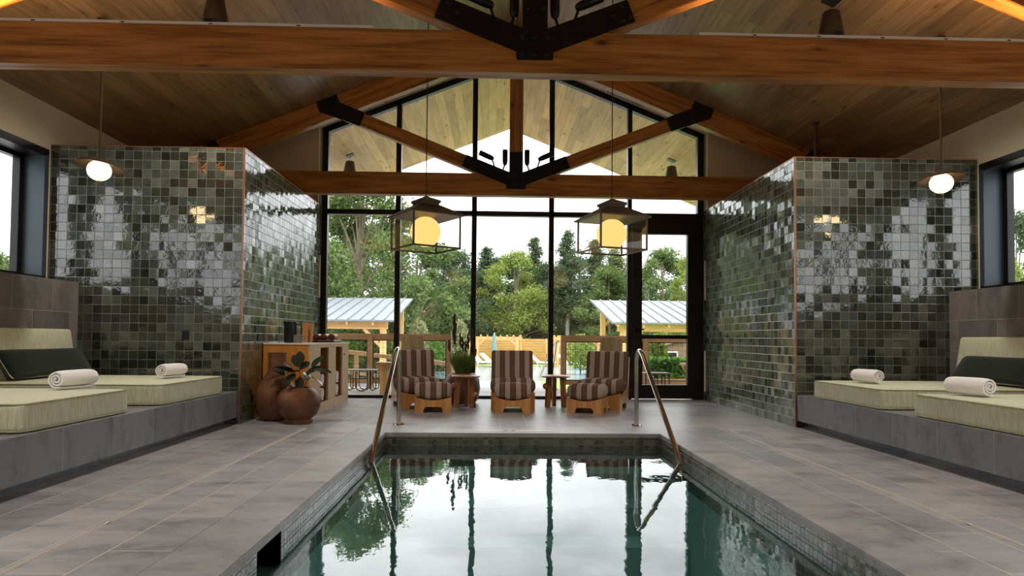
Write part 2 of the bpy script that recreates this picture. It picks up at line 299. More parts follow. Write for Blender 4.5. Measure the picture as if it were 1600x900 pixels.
# ================================================================== geometry helpers
C = sc.collection
class MB:
    def __init__(s): s.v = []; s.f = []
    def add(s, vs, fs):
        n = len(s.v); s.v += [tuple(p) for p in vs]; s.f += [tuple(i+n for i in f) for f in fs]; return s
    def box(s, x0, x1, y0, y1, z0, z1, M=None):
        vs = [Vector((x, y, z)) for z in (z0, z1) for y in (y0, y1) for x in (x0, x1)]
        if M is not None: vs = [M @ p for p in vs]
        return s.add(vs, [(0, 2, 3, 1), (4, 5, 7, 6), (0, 1, 5, 4), (2, 6, 7, 3), (0, 4, 6, 2), (1, 3, 7, 5)])
    def bar(s, a, b, w, h, up=(0, 0, 1), off=0):
        """box beam from a to b, width w across, height h along up"""
        a, b = Vector(a), Vector(b); d = (b-a).normalized(); u = Vector(up); r = d.cross(u).normalized(); u = r.cross(d).normalized()
        vs = []
        for p in (a, b):
            for i, j in ((-1, -1), (1, -1), (1, 1), (-1, 1)): vs.append(p + r*(w/2*i) + u*(h/2*j + off))
        return s.add(vs, [(0, 1, 2, 3), (7, 6, 5, 4), (0, 4, 5, 1), (1, 5, 6, 2), (2, 6, 7, 3), (3, 7, 4, 0)])
    def prism(s, pts, axis, a0, a1):
        """pts 2D polygon; axis 'X' -> pts are (y,z); 'Y' -> (x,z); 'Z' -> (x,y)"""
        def P(p, a): return {'X': (a, p[0], p[1]), 'Y': (p[0], a, p[1]), 'Z': (p[0], p[1], a)}[axis]
        n = len(pts); vs = [P(p, a0) for p in pts] + [P(p, a1) for p in pts]
        return s.add(vs, [tuple(range(n-1, -1, -1)), tuple(range(n, 2*n))] + [(i, (i+1) % n, n+(i+1) % n, n+i) for i in range(n)])
    def lathe(s, prof, n=32, c=(0, 0, 0), cap=True, M=None):
        vs = []; fs = []; k = len(prof)
        for i in range(n):
            a = 2*PI*i/n
            for r, z in prof:
                p = Vector((r*math.cos(a), r*math.sin(a), z))
                if M is not None: p = M @ p
                vs.append(p + Vector(c))
        for i in range(n):
            j = (i+1) % n
            for q in range(k-1): fs.append((i*k+q, j*k+q, j*k+q+1, i*k+q+1))
        if cap:
            fs.append(tuple(i*k for i in range(n-1, -1, -1))); fs.append(tuple(i*k+k-1 for i in range(n)))
        return s.add(vs, fs)
    def tube(s, path, r, n=10, closed=False):
        path = [Vector(p) for p in path]; vs = []; fs = []; prev = None
        for i, p in enumerate(path):
            d = (path[min(i+1, len(path)-1)] - path[max(i-1, 0)]).normalized()
            if prev is None:
                q = d.orthogonal().normalized()
            else: q = (prev - d*prev.dot(d)).normalized()
            prev = q; w = d.cross(q); rr = r[i] if isinstance(r, (list, tuple)) else r
            for k in range(n): a = 2*PI*k/n; vs.append(p + q*rr*math.cos(a) + w*rr*math.sin(a))
        for i in range(len(path)-1):
            for k in range(n): fs.append((i*n+k, i*n+(k+1) % n, (i+1)*n+(k+1) % n, (i+1)*n+k))
        fs.append(tuple(range(n-1, -1, -1))); m0 = (len(path)-1)*n; fs.append(tuple(range(m0, m0+n)))
        return s.add(vs, fs)
    def sphere(s, c, r, n=24, m=14, sc3=(1, 1, 1)):
        prof = [(max(1e-4, r*math.sin(PI*i/m)), -r*math.cos(PI*i/m)) for i in range(m+1)]
        return s.lathe(prof, n, c, False, Matrix.Diagonal((*sc3, 1)).to_3x3())
    def rbox(s, sx, sy, sz, r, n=8, c=(0, 0, 0), fn=None):
        """rounded box, densely meshed; fn(Vector)->Vector deforms it (before the offset c)"""
        idx = {}; vs = []; fs = []
        def lin(h): # non-uniform spacing: dense at edges
            inner = [-(h-r) + 2*(h-r)*i/n for i in range(n+1)]
            e = [h-r + r*math.sin(PI/2*i/3) for i in (1, 2, 3)]
            return [-x for x in reversed(e)] + inner + e
        L = [lin(sx/2), lin(sy/2), lin(sz/2)]; H = (sx/2, sy/2, sz/2); N = len(L[0])
        def vert(i, j, k):
            if (i, j, k) in idx: return idx[i, j, k]
            p = Vector((L[0][i], L[1][j], L[2][k])); q = Vector(tuple(max(-(H[a]-r), min(H[a]-r, p[a])) for a in range(3)))
            d = p-q; mx = max(abs(d.x), abs(d.y), abs(d.z))
            if d.length > 1e-9: p = q + d.normalized()*r
            if fn: p = fn(p)
            idx[i, j, k] = len(vs); vs.append(p + Vector(c)); return idx[i, j, k]
        for a in range(N-1):
            for b_ in range(N-1):
                for k, fl in ((0, 1), (N-1, 0)):
                    for tr in range(3):
                        ii = [(a, b_), (a+1, b_), (a+1, b_+1), (a, b_+1)]
                        if fl: ii.reverse()
                        q = []
                        for (u, w) in ii:
                            t3 = (u, w, k) if tr == 0 else ((k, u, w) if tr == 1 else (w, k, u))
                            q.append(vert(*t3))
                        fs.append(tuple(q))
        return s.add(vs, fs)
    def build(s, name, material, parent=None, smooth=False, loc=None, bevel=0, seg=2):
        me = bpy.data.meshes.new(name); me.from_pydata(s.v, [], s.f); me.update()
        o = bpy.data.objects.new(name, me); C.objects.link(o)
        me.materials.append(MATS[material])
        if smooth:
            me.polygons.foreach_set('use_smooth', [True]*len(me.polygons))
            try:
                me.set_sharp_from_angle(angle=math.radians(50))
            except Exception: pass
        if bevel:
            bm = bmesh.new(); bm.from_mesh(me)
            es = [e for e in bm.edges if len(e.link_faces) == 2 and e.calc_face_angle(0) > .6]
            bmesh.ops.bevel(bm, geom=es, offset=bevel, segments=seg, affect='EDGES', clamp_overlap=True); bm.to_mesh(me); bm.free()
        if parent: o.parent = parent
        if loc: o.location = loc
        return o
def tag(o, label=None, cat=None, group=None, kind=None):
    if label: o['label'] = label
    if cat: o['category'] = cat
    if group: o['group'] = group
    if kind: o['kind'] = kind
    return o
def thing(name, label, cat, loc=(0, 0, 0), rz=0, group=None):
    o = bpy.data.objects.new(name, None); C.objects.link(o); o.empty_display_size = .1
    o.location = loc; o.rotation_euler = (0, 0, rz); return tag(o, label, cat, group)
def struct(o): o['kind'] = 'structure'; return o
def dup(o, label=None, loc=None, rz=None, parent=None, sx=None):
    c = o.copy(); C.objects.link(c)
    if parent is not None: c.parent = parent
    if label: c['label'] = label
    if loc is not None: c.location = loc
    if rz is not None: c.rotation_euler = (0, 0, rz)
    for ch in [k for k in bpy.data.objects if k.parent == o]: dup(ch, parent=c)
    return c
# ================================================================== THE SETTING
XC = .30; HW = 5.25; RIDGE = 5.62; SL = .40
XWL, XWR = XC-HW, XC+HW                    # inner faces of the side walls
XTL, XTR = -2.81, 3.415                    # faces of the tiled blocks along the passage
YF, YG, YB = 7.70, 11.15, -5.0             # tiled front faces, glass wall, wall behind the viewer
TH = 3.08
PL, PR, PY0, PY1 = -1.117, 1.733, 1.35, 7.09
WZ = -.13
def cz(x): return RIDGE - SL*abs(x-XC)
def S(o): return struct(o)
m = MB(); m.box(XWL-.3, PL-.333, YB, YG+.05, -.12, 0).box(PR+.333, XWR+.3, YB, YG+.05, -.12, 0).box(PL-.333, PR+.333, PY1+.333, YG+.05, -.12, 0).box(PL-.333, PR+.333, YB, PY0-.333, -.12, 0)
S(m.build('floor', 'floor_stone'))
m = MB(); m.box(PL-.333, PL+.012, PY0-.333, PY1, -.045, .002).box(PR-.012, PR+.333, PY0-.333, PY1, -.045, .002); S(m.build('trim_1', 'coping_stone', bevel=.006))
m = MB(); m.box(PL-.333, PR+.333, PY1-.012, PY1+.333, -.045, .002).box(PL+.012, PR-.012, PY0-.333, PY0, -.045, .002); S(m.build('trim_2', 'coping_stone_back', bevel=.006))
# pool shell
sk0, sk1 = 3.32, 3.69
m = MB(); m.box(PL-.2, PL, PY0, sk0, -.36, -.045).box(PL-.2, PL, sk1, PY1, -.36, -.045).box(PL-.2, PL, sk0, sk1, -.36, -.24); S(m.build('wall_pool_left', 'mosaic_side'))
S(MB().box(PR, PR+.2, PY0, PY1, -.36, -.045).build('wall_pool_right', 'mosaic_side'))
S(MB().box(PL, PR, PY1, PY1+.2, -.36, -.045).build('wall_pool_far', 'mosaic_back')); S(MB().box(PL, PR, PY0-.2, PY0, -.36, -.045).build('wall_pool_near', 'mosaic_back'))
m = MB(); m.box(PL-.2, PL, PY0, PY1, -1.25, -.36).box(PR, PR+.2, PY0, PY1, -1.25, -.36).box(PL-.2, PR+.2, PY1, PY1+.2, -1.25, -.36).box(PL-.2, PR+.2, PY0-.2, PY0, -1.25, -.36).box(PL-.2, PR+.2, PY0-.2, PY1+.2, -1.4, -1.25)
m.box(PL, PR, PY1-.36, PY1, -1.25, -.34).box(PL, PR, PY1-.72, PY1-.36, -1.25, -.58).box(PL, PR, PY1-1.08, PY1-.72, -1.25, -.84)
S(m.build('floor_pool', 'pool_basin'))
m = MB(); m.box(PL-.42, PL-.40, sk0-.02, sk1+.02, -.26, -.045).box(PL-.4, PL-.001, sk0-.02, sk0, -.26, -.045).box(PL-.4, PL-.001, sk1, sk1+.02, -.26, -.045).box(PL-.4, PL-.001, sk0, sk1, -.26, -.245)
tag(m.build('skimmer', 'skimmer_dark'), 'dark skimmer opening cut into the left pool edge', 'skimmer')
nx, ny = 60, 110
m = MB(); m.add([(PL+(PR-PL)*i/nx, PY0+(PY1-PY0)*j/ny, WZ) for j in range(ny+1) for i in range(nx+1)], [(j*(nx+1)+i, j*(nx+1)+i+1, (j+1)*(nx+1)+i+1, (j+1)*(nx+1)+i) for j in range(ny) for i in range(nx)])
o = m.build('pool_water', 'pool_water', smooth=True); tag(o, 'still clear water filling the indoor pool', 'water', kind='stuff')
# floor drains
for x, lb in ((-2.0, 'thin pale drain channel in the floor left of the pool'), (2.56, 'thin pale drain channel in the floor right of the pool')):
    m = MB(); m.box(x-.011, x-.004, -2, 7.4, 0, .0035).box(x+.004, x+.011, -2, 7.4, 0, .0035).box(x-.011, x+.011, 3.62, 3.66, 0, .004)
    tag(m.build('floor_drain', 'drain_metal'), lb, 'floor drain')
# depth marker
o = MB().box(-.31, .62, 7.22, 7.29, .001, .0045).build('depth_marker', 'marker_tile'); tag(o, 'long white depth-marker tile set in the coping at the far end of the pool', 'depth marker')
m = MB(); m.box(.10, .15, 7.235, 7.275, .0045, .0055).box(.165, .172, 7.235, 7.275, .0045, .0055).box(.19, .23, 7.235, 7.275, .0045, .0055); m.build('lettering', 'marker_ink', o)
# side walls with long windows
def side_wall(sgn, nm, wn, lab):
    xi = XC + sgn*HW; xo = xi + sgn*.30
    a, b_ = sorted((xi, xo)); y0, y1, z0, z1 = -4.4, 7.60, 1.60, 2.95
    m = MB().box(a, b_, YB, YG+.05, 0, z0).box(a, b_, YB, YG+.05, z1, cz(xi)+.02).box(a, b_, y1, YG+.05, z0, z1).box(a, b_, YB, y0, z0, z1)
    S(m.build('wall_'+nm, 'plaster'))
    w = thing('window_%d' % wn, None, None); S(w); w['label'] = lab
    xg = xi + sgn*.24
    m = MB(); e = .012; a, b_ = sorted((xi - sgn*e, xo))
    m.box(a, b_, y0-.06, y1+.06, z1-.0, z1+.065).box(a, b_, y0, y1, z1-.018, z1).box(a, b_, y0-.06, y1+.06, z0-.045, z0+.012)
    m.build('frame', 'black_frame', w)
    m = MB(); m.box(a, b_, y1-.012, y1+.06, z0, z1).box(a, b_, y0-.06, y0, z0, z1); m.build('jamb', 'blue_black_frame', w)
    a, b_ = sorted((xg-.03*sgn, xg+.05*sgn))
    m = MB(); m.box(a, b_, y0, y1, z0, z0+.05).box(a, b_, y0, y1, z1-.06, z1)
    piers = [(7.52, 7.6), (6.50, 6.84), (4.75, 5.6), (3.35, 3.72), (1.2, 1.5), (-.9, -.6), (-3.0, -2.7), (-4.4, -4.3)]
    for p, q in piers: m.box(a, b_, p, q, z0, z1)
    m.build('mullion', 'black_frame', w)
    MB().box(xg-.004, xg+.004, y0, y1, z0, z1).build('pane', 'window_glass', w)
    x1 = XC + sgn*4.9; a, b_ = sorted((x1, xi))
    S(MB().box(a, b_, -4.8, YF, 0, 1.555).build('wall_ledge_'+nm, 'ledge_stone', bevel=.004))
    # tiled daybed platform
    xf = -2.84 if sgn < 0 else 3.43; a, b_ = sorted((xf, x1))
    S(MB().box(a, b_, -2.5, YF, .075, .363).build('wall_bench_'+nm, 'bench_stone', bevel=.004))
    a, b_ = sorted((xf+sgn*.13, x1)); S(MB().box(a, b_, -2.5, YF, 0, .075).build('baseboard_'+nm, 'bench_stone'))
    # glazed-tile block
    xt = XTL if sgn < 0 else XTR; a, b_ = sorted((xi, xt))
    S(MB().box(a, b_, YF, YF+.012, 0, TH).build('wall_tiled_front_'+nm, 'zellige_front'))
    a, b_ = sorted((xt, xt+sgn*.1)); S(MB().box(a, b_, YF+.012, YG-.06, 0, TH).build('wall_tiled_'+nm, 'zellige_side_lit'))
    a, b_ = sorted((xi, xt+sgn*.1)); S(MB().box(a, b_, YF+.012, YG-.2, TH-.1, TH-.01).build('ceiling_block_'+nm, 'plaster'))
    a, b_ = sorted((xi, xt)); c0, c1 = sorted((xt-sgn*.003, xt+sgn*.012))
    m = MB().box(c0, c1, YF-.004, YF+.012, 0 if sgn < 0 else .0, TH+.006).box(a, b_, YF-.003, YF+.012, TH-.004, TH+.006).box(c0, c1, YF+.012, YG-.06, TH-.004, TH+.006)
    S(m.build('trim_%d' % (3 if sgn < 0 else 4), 'bronze_trim'))
side_wall(-1, 'left', 2, 'long window high in the left wall above the daybeds')
side_wall(1, 'right', 3, 'long window high in the right wall above the daybeds')
# gable end wall, then a cream strip under the ceiling
m = MB()
for x0, x1 in ((XWL-.3, XTL-.02), (XTR+.02, XWR+.3)):
    m.prism([(x0, 0), (x1, 0), (x1, cz(x1)+.02), (x0, cz(x0)+.02)], 'Y', 10.95, YG+.15)
S(m.build('wall_gable', 'plaster'))
m = MB(); t_ = .012
for x0, x1 in ((-2.9, XC), (XC, 3.5)):
    m.prism([(x0, cz(x0)-t_), (x1, cz(x1)-t_), (x1, cz(x1)), (x0, cz(x0))], 'Y', 10.42, YG+.02)
S(m.build('ceiling_lit_strip', 'plaster'))  # cream colour stands in for window light grazing the oak ceiling
m = MB()
for x0, x1 in ((XWL-.35, XC), (XC, XWR+.35)): m.prism([(x0, cz(x0)), (x1, cz(x1)), (x1, cz(x1)+.16), (x0, cz(x0)+.16)], 'Y', YB-.3, YG+.02)
S(m.build('ceiling', 'ceiling_oak'))
m = MB()
for x0, x1 in ((XWL-1.2, XC), (XC, XWR+1.2)): m.prism([(x0, cz(x0)), (x1, cz(x1)), (x1, cz(x1)+.16), (x0, cz(x0)+.16)], 'Y', YG+.02, 15.1)
S(m.build('ceiling_overhang', 'soffit_pine'))
m = MB(); y = YB
m.prism([(XWL-.3, 0), (XWR+.3, 0), (XWR+.3, cz(XWR+.3)), (XC, RIDGE), (XWL-.3, cz(XWL-.3))], 'Y', y-.3, y)
S(m.build('wall_back', 'plaster'))
# glass gable wall
w = S(thing('window_1', None, None)); w['label'] = 'tall gabled glass wall in black frames at the end of the room'
yg0, yg1 = YG-.05, YG+.06; GL, GR = XTL, XTR
def vbar(m, x0, x1, z0, top=None):
    m.prism([(x0, z0), (x1, z0), (x1, (cz(x1)-.02) if top is None else top), (x0, (cz(x0)-.02) if top is None else top)], 'Y', yg0, yg1)
for x in (-1.62, -.385, .875):
    m = MB(); vbar(m, x, x+.082, .03); m.build('mullion', 'black_frame', w)
m = MB(); vbar(m, 2.165, 2.235, .0); m.build('mullion', 'black_frame', w)
m = MB(); vbar(m, GL+.0, GL+.095, .0); vbar(m, GR-.10, GR, 0)
for x0, x1 in ((GL, XC), (XC, GR)):
    m.prism([(x0, cz(x0)-.11), (x1, cz(x1)-.11), (x1, cz(x1)-.013), (x0, cz(x0)-.013)], 'Y', yg0, yg1)
m.box(GL, 2.2, yg0, yg1, 0, .045); m.build('frame', 'black_frame', w)
MB().box(GL+.09, GR-.09, yg0, yg1, 2.965, 3.045).build('transom', 'black_frame', w)
m = MB(); m.prism([(GL+.05, .03), (2.2, .03), (2.2, 2.97), (GL+.05, 2.97)], 'Y', YG, YG+.008); m.build('pane', 'window_glass', w)
m = MB(); m.prism([(GL+.05, 3.0), (GR-.05, 3.0), (GR-.05, cz(GR)-.03), (XC, RIDGE-.03), (GL+.05, cz(GL)-.03)], 'Y', YG, YG+.008); m.build('pane', 'window_glass', w)
d = S(thing('door_1', None, None)); d['label'] = 'black framed glass door at the right end of the glass wall'
m = MB(); m.box(2.235, GR-.1, yg0, yg1, 2.84, 2.965).box(3.24, GR-.1, yg0, yg1, 0, 2.84); m.build('door_frame', 'black_frame', d)
m = MB(); m.box(2.24, 2.40, yg0-.01, yg1-.02, .02, 2.84).box(3.15, 3.24, yg0-.01, yg1-.02, .02, 2.84).box(2.4, 3.15, yg0-.01, yg1-.02, 2.70, 2.84).box(2.4, 3.15, yg0-.01, yg1-.02, .02, .24).box(2.4, 3.15, yg0-.01, yg1-.02, .99, 1.05)
m.build('door_leaf', 'black_frame', d)
MB().box(2.4, 3.15, YG-.01, YG-.003, .24, 2.7).build('pane', 'window_glass', d)
m = MB().tube([(2.31, YG-.06, 1.14), (2.31, YG-.12, 1.14), (2.42, YG-.12, 1.14)], .012, 8).box(2.285, 2.335, YG-.07, YG-.055, 1.05, 1.22); m.build('door_handle', 'black_steel', d)

# ================================================================== TRUSSES
def truss(y, label, n_spots=True):
    T = thing('roof_truss', label, 'truss', (XC, y, 0), 0, 'timber roof trusses')
    d = .15
    zc0, zc1 = 3.09, 3.42
    MB().box(-HW+.02, HW-.02, 0, d, zc0, zc1).build('tie_beam', 'fir_x', T, bevel=.006)
    m = MB(); m.box(-.1, .1, 0, d, zc1, RIDGE-.42); m.build('king_post', 'fir_z', T, bevel=.005)
    for s in (-1, 1):
        # rafters and braces are turned so that the grain follows them
        a = math.atan(SL); L = (HW-.01)/math.cos(a); dep = .30
        m = MB(); m.box(-.06, L-.15, 0, d, -dep, -.004)
        o = m.build('rafter', 'fir_x', T, bevel=.006); o.matrix_local = Matrix.Translation((0, 0, RIDGE)) @ (Matrix.Rotation(a, 4, 'Y') if s > 0 else Matrix.Rotation(PI, 4, 'Z') @ Matrix.Translation((0, -d, 0)) @ Matrix.Rotation(a, 4, 'Y'))
        L2 = 2.75/math.cos(a)
        m = MB(); m.box(.12, L2, 0.004, d-.004, -.19, 0)
        ml_ = Matrix.Translation((0, 0, 3.40)) @ (Matrix.Identity(4) if s > 0 else Matrix.Rotation(PI, 4, 'Z') @ Matrix.Translation((0, -d, 0))) @ Matrix.Rotation(-math.atan(.392), 4, 'Y')
        o = m.build('brace', 'fir_x', T, bevel=.005); o.matrix_local = ml_
        pts = [(2.24, 4.29), (2.62, 4.44), (2.68, 4.60), (2.98, 4.49), (2.91, 4.29), (2.74, 4.235), (2.32, 4.09)]
        for yy in (-.014,):
            m = MB(); P = [(s*x, z) for x, z in pts]
            if s < 0: P.reverse()
            m.prism(P, 'Y', yy, yy+.014)
            if yy < 0:
                pass
            m.build('steel_plate', 'black_steel', T)
        for yy in (-.014,):
            m = MB(); P = [(s*4.32, 3.70), (s*4.44, 3.62), (s*4.60, 3.74), (s*4.44, 3.86)]
            m.prism(P, 'Y', yy, yy+.014); m.build('steel_plate', 'black_steel', T)
    R = [(0, 3.19), (.145, 3.19), (.145, 3.255), (.80, 3.515), (.735, 3.69), (.115, 3.445), (.10, 3.44), (.10, 3.74 if y > 8 else 3.80), (0, 3.74 if y > 8 else 3.80)]
    P = R[1:8] + [(-x, z) for x, z in reversed(R[1:8])]
    for yy in (-.018, d): MB().prism(P, 'Y', yy, yy+.018).build('node_plate', 'black_steel', T)
    bolts = [(-.1, 3.225), (0, 3.225), (.1, 3.225), (-.1, 3.37), (0, 3.37), (.1, 3.37)]
    for s in (-1, 1):
        for q in ((.70, 3.52), (.76, 3.545), (.62, 3.555), (.69, 3.63)): bolts.append((s*q[0], q[1]))
        bolts.append((s*.06, 3.60))
    for bx, bz in bolts:
        m = MB(); m.sphere((bx, -.018, bz), .016, 10, 6, (1, .7, 1)); m.build('bolt', 'bolt_steel', T, smooth=True)
    return T
truss(5.38, 'large near timber truss whose tie beam crosses the whole top of the picture')
truss(10.1, 'far timber truss in front of the glass gable, seen whole')
truss(.66, 'timber truss overhead and behind the viewer'); truss(-4.2, 'rearmost timber truss by the wall behind the viewer')
# spotlights on the trusses
def spot(loc, ang, label, group, side):
    """ang: tilt of the can from upright in the XZ plane"""
    T = thing('spotlight', label, 'spotlight', loc, 0, group)
    R = Matrix.Rotation(ang, 4, 'Y')
    bx = Vector((side*.03, 0, .13)); 
    MB().tube([(0, 0, 0), (0, 0, .03), tuple(bx*.75), tuple(bx)], .012, 8).lathe([(.03, -.004), (.03, .008)], 14).build('bracket', 'black_frame', T)
    m = MB(); prof = [(.018, -.03), (.032, -.01), (.039, .03), (.040, .20), (.036, .205), (.033, .19)]
    m.lathe(prof, 20, tuple(bx), True, R.to_3x3()); m.build('lamp_head', 'black_frame', T, smooth=True)
for y, far in ((5.38, 0), (10.1, 1)):
    g = 'black spotlights on the %s truss' % ('far' if far else 'near')
    w_ = 'far' if far else 'near'
    spot((XC-.33, y+.075, 3.535), -1.15, 'black spotlight tipped outward to the left on the %s truss' % w_, g, -1)
    spot((XC-.195, y+.075, 3.46), -.0, 'black spotlight pointing straight up just left of the post of the %s truss' % w_, g, 1)
    spot((XC+.195, y+.075, 3.46), .0, 'black spotlight pointing straight up just right of the post of the %s truss' % w_, g, -1)
    spot((XC+.33, y+.075, 3.535), 1.15, 'black spotlight tipped outward to the right on the %s truss' % w_, g, 1)
# LED channels on the tie beams
def led(x0, x1, y, label):
    T = thing('light_channel', label, 'light fixture', ((x0+x1)/2, y, 3.422), 0, 'pale light channels on the tie beams')
    h = (x1-x0)/2
    m = MB().box(-h, h, -.075, -.02, 0, .022); m.build('housing', 'white_metal', T)
    for k in (-.7, -.35, 0, .35, .7): MB().box(k*h-.015, k*h+.015, -.0765, -.0745, .004, .012).build('clip', 'black_frame', T)
    ld = bpy.data.lights.new('uplight', 'AREA'); ld.shape = 'RECTANGLE'; ld.size = (x1-x0)*.9; ld.size_y = .03; ld.energy = LED*(x1-x0)/4; ld.color = (1, .62, .32)
    lo = bpy.data.objects.new('uplight', ld); C.objects.link(lo); lo.parent = T; lo.location = (0, -.045, .03); lo.rotation_euler = (PI, 0, 0)
led(-4.9, -.98, 5.38+.075, 'pale light channel on top of the near tie beam, left half'); led(1.62, 4.6, 5.38+.075, 'pale light channel on top of the near tie beam, right half')
led(-4.4, -1.0, .75, 'unseen light channel added as fill overhead, left'); led(1.6, 5.0, .75, 'unseen light channel added as fill overhead, right')  # unseen pair, added for extra warm light from behind
# air slots in the cream ceiling strip
for s, lb in ((-1, 'narrow black air slot in the sloping ceiling, left of the gable'), (1, 'narrow black air slot in the sloping ceiling, right of the gable')):
    T = thing('air_vent', lb, 'vent', (XC+s*1.80, 10.97, cz(XC+1.80)-.014), 0, 'air slots in the ceiling border'); T.rotation_euler = (0, s*math.atan(SL), 0)
    MB().box(-.35, .35, -.05, .05, -.008, 0).build('grille', 'white_metal', T); m = MB()
    for k in (-.034, .010): m.box(-.33, .33, k, k+.024, -.010, -.008)
    m.build('slot', 'outlet_black', T)
R = math.radians
# cone lamps hung from the ceiling
def cone(x, y, label, group):
    z = cz(x); T = thing('cone_lamp', label, 'ceiling lamp', (x, y, z), 0, group)
    m = MB(); m.box(-.075, .075, -.075, .075, -.012, 0, Matrix.Rotation((1 if x > XC else -1)*math.atan(SL), 4, 'Y')); m.build('canopy', 'black_frame', T)
    MB().tube([(0, 0, 0), (.01, 0, -.04), (-.008, 0, -.09), (0, 0, -.12)], .004, 6).build('cable', 'black_frame', T)
    MB().lathe([(.02, -.115), (.07, -.12), (.082, -.13), (.118, -.33), (.125, -.36), (.115, -.36), (.075, -.14), (.02, -.13)], 28).build('shade', 'cone_metal', T, smooth=True)
    if y < 11:
        ld = bpy.data.lights.new('cone_bulb', 'SPOT'); ld.energy = CONE; ld.color = (1, .93, .85); ld.spot_size = R(150); ld.spot_blend = .6; ld.shadow_soft_size = .09
        lo = bpy.data.objects.new('cone_bulb', ld); C.objects.link(lo); lo.parent = T; lo.location = (0, 0, -.37); lo.visible_glossy = False
cone(-2.76, 6.70, 'bronze cone lamp hanging from the ceiling above the near beam, left', 'cone lamps inside'); cone(3.35, 6.70, 'bronze cone lamp hanging from the ceiling above the near beam, right', 'cone lamps inside')
cone(-2.86, 2.2, 'unseen bronze cone lamp added as fill overhead, left', 'cone lamps inside'); cone(3.46, 2.2, 'unseen bronze cone lamp added as fill overhead, right', 'cone lamps inside'); cone(-2.86, -2.4, 'unseen bronze cone lamp added as fill behind the viewer, left', 'cone lamps inside'); cone(3.46, -2.4, 'unseen bronze cone lamp added as fill behind the viewer, right', 'cone lamps inside')  # out of view, added to lift the light inside the room
cone(-2.75, 12.9, 'small cone lamp under the outdoor overhang, left', 'cone lamps outside'); cone(3.35, 12.9, 'small cone lamp under the outdoor overhang, right', 'cone lamps outside')
o = MB().tube([(4.38, 9.2, TH), (4.38, 9.2, cz(4.38)-.01)], .022, 12).lathe([(.05, 0), (.05, .02)], 16, (4.38, 9.2, cz(4.38)-.045)).build('ceiling_rod', 'bronze', smooth=True)
tag(o, 'dark vertical rod rising behind the right tiled block', 'rod')
# ================================================================== DAYBEDS
def daybed(sgn, y0, y1, label, back=True, cush=True, clabel=None):
    """mattress lies along X, foot towards the pool; y0<y1"""
    xf = (-2.89 if sgn < 0 else 3.47) ; xh = XC + sgn*4.885; L = abs(xh-xf); cx = (xf+xh)/2; cy = (y0+y1)/2; Wd = y1-y0
    T = thing('daybed_mattress', label, 'mattress', (cx, cy, .363), 0, 'sage green daybed mattresses')
    H = .185
    def dome(p): 
        k = (1-(2*p.x/L)**4)*(1-(2*p.y/Wd)**4)
        if p.z > 0: p.z += .012*k
        return p
    MB().rbox(L, Wd, H, .035, 10, (0, 0, H/2+.001), dome).build('seat_cushion', 'sage_fabric', T, smooth=True)
    for zz in (.012, H-.006):
        r = .05; hx, hy = L/2-.004, Wd/2-.004; P = []
        for (qx, qy, a0) in ((hx-r, hy-r, 0), (-hx+r, hy-r, 90), (-hx+r, -hy+r, 180), (hx-r, -hy+r, 270)):
            for k in range(5): a = math.radians(a0+k*22.5); P.append((qx+r*math.cos(a), qy+r*math.sin(a), zz))
        P.append(P[0]); P.append(P[1]); MB().tube(P, .0065, 6).build('piping', 'sage_piping', T, smooth=True)
    if back:
        Hb = .50; a = math.radians(9)
        o = MB().rbox(.11, Wd-.03, Hb, .035, 8).build('back_cushion', 'sage_fabric', T, smooth=True)
        o.location = (sgn*(L/2-.085), 0, H+Hb/2-.015); o.rotation_euler = (0, sgn*a, 0)
    if cush:
        BL = min(1.2, Wd-.1)
        def pil(p):
            k = max(0, 1-(abs(p.y)/(BL/2))**2.6)**.5*max(0.0, 1-(abs(p.z)/.155)**2.2)**.5
            p.x *= .25+.95*k; p.z *= 1-.03*math.cos(p.y*5); return p
        P = thing('bolster_cushion', clabel, 'cushion', (XC+sgn*4.625, cy+(.035 if sgn < 0 else -.17), .363+H+.155), 0, 'dark green bolster cushions')
        P.rotation_euler = (0, sgn*math.radians(33), 0)
        MB().rbox(.15, BL, .29, .05, 10, (0, 0, 0), pil).build('cover', 'green_cushion', P, smooth=True)
        hy, hz = BL/2-.004, .141; Q = []
        for (qy, qz, a0) in ((hy-.03, hz-.03, 0), (-hy+.03, hz-.03, 90), (-hy+.03, -hz+.03, 180), (hy-.03, -hz+.03, 270)):
            for k in range(4): a = math.radians(a0+k*30); Q.append((0, qy+.03*math.cos(a), qz+.03*math.sin(a)))
        Q.append(Q[0]); Q.append(Q[1]); MB().tube(Q, .006, 6).build('piping', 'cream_piping', P, smooth=True)
daybed(-1, 4.30, 5.53, 'sage green daybed mattress on the left platform, nearer the viewer', clabel='dark green bolster at the head of the nearer left daybed')
daybed(-1, 6.05, 7.42, 'sage green daybed mattress on the left platform, against the tiled wall', clabel='dark green bolster with cream piping against the left backrest')
daybed(1, 4.20, 5.60, 'sage green daybed mattress on the right platform, nearer the viewer', clabel='dark green bolster at the head of the nearer right daybed')
daybed(1, 6.06, 7.38, 'sage green daybed mattress on the right platform, against the tiled wall', clabel='dark green bolster with cream piping against the right backrest')
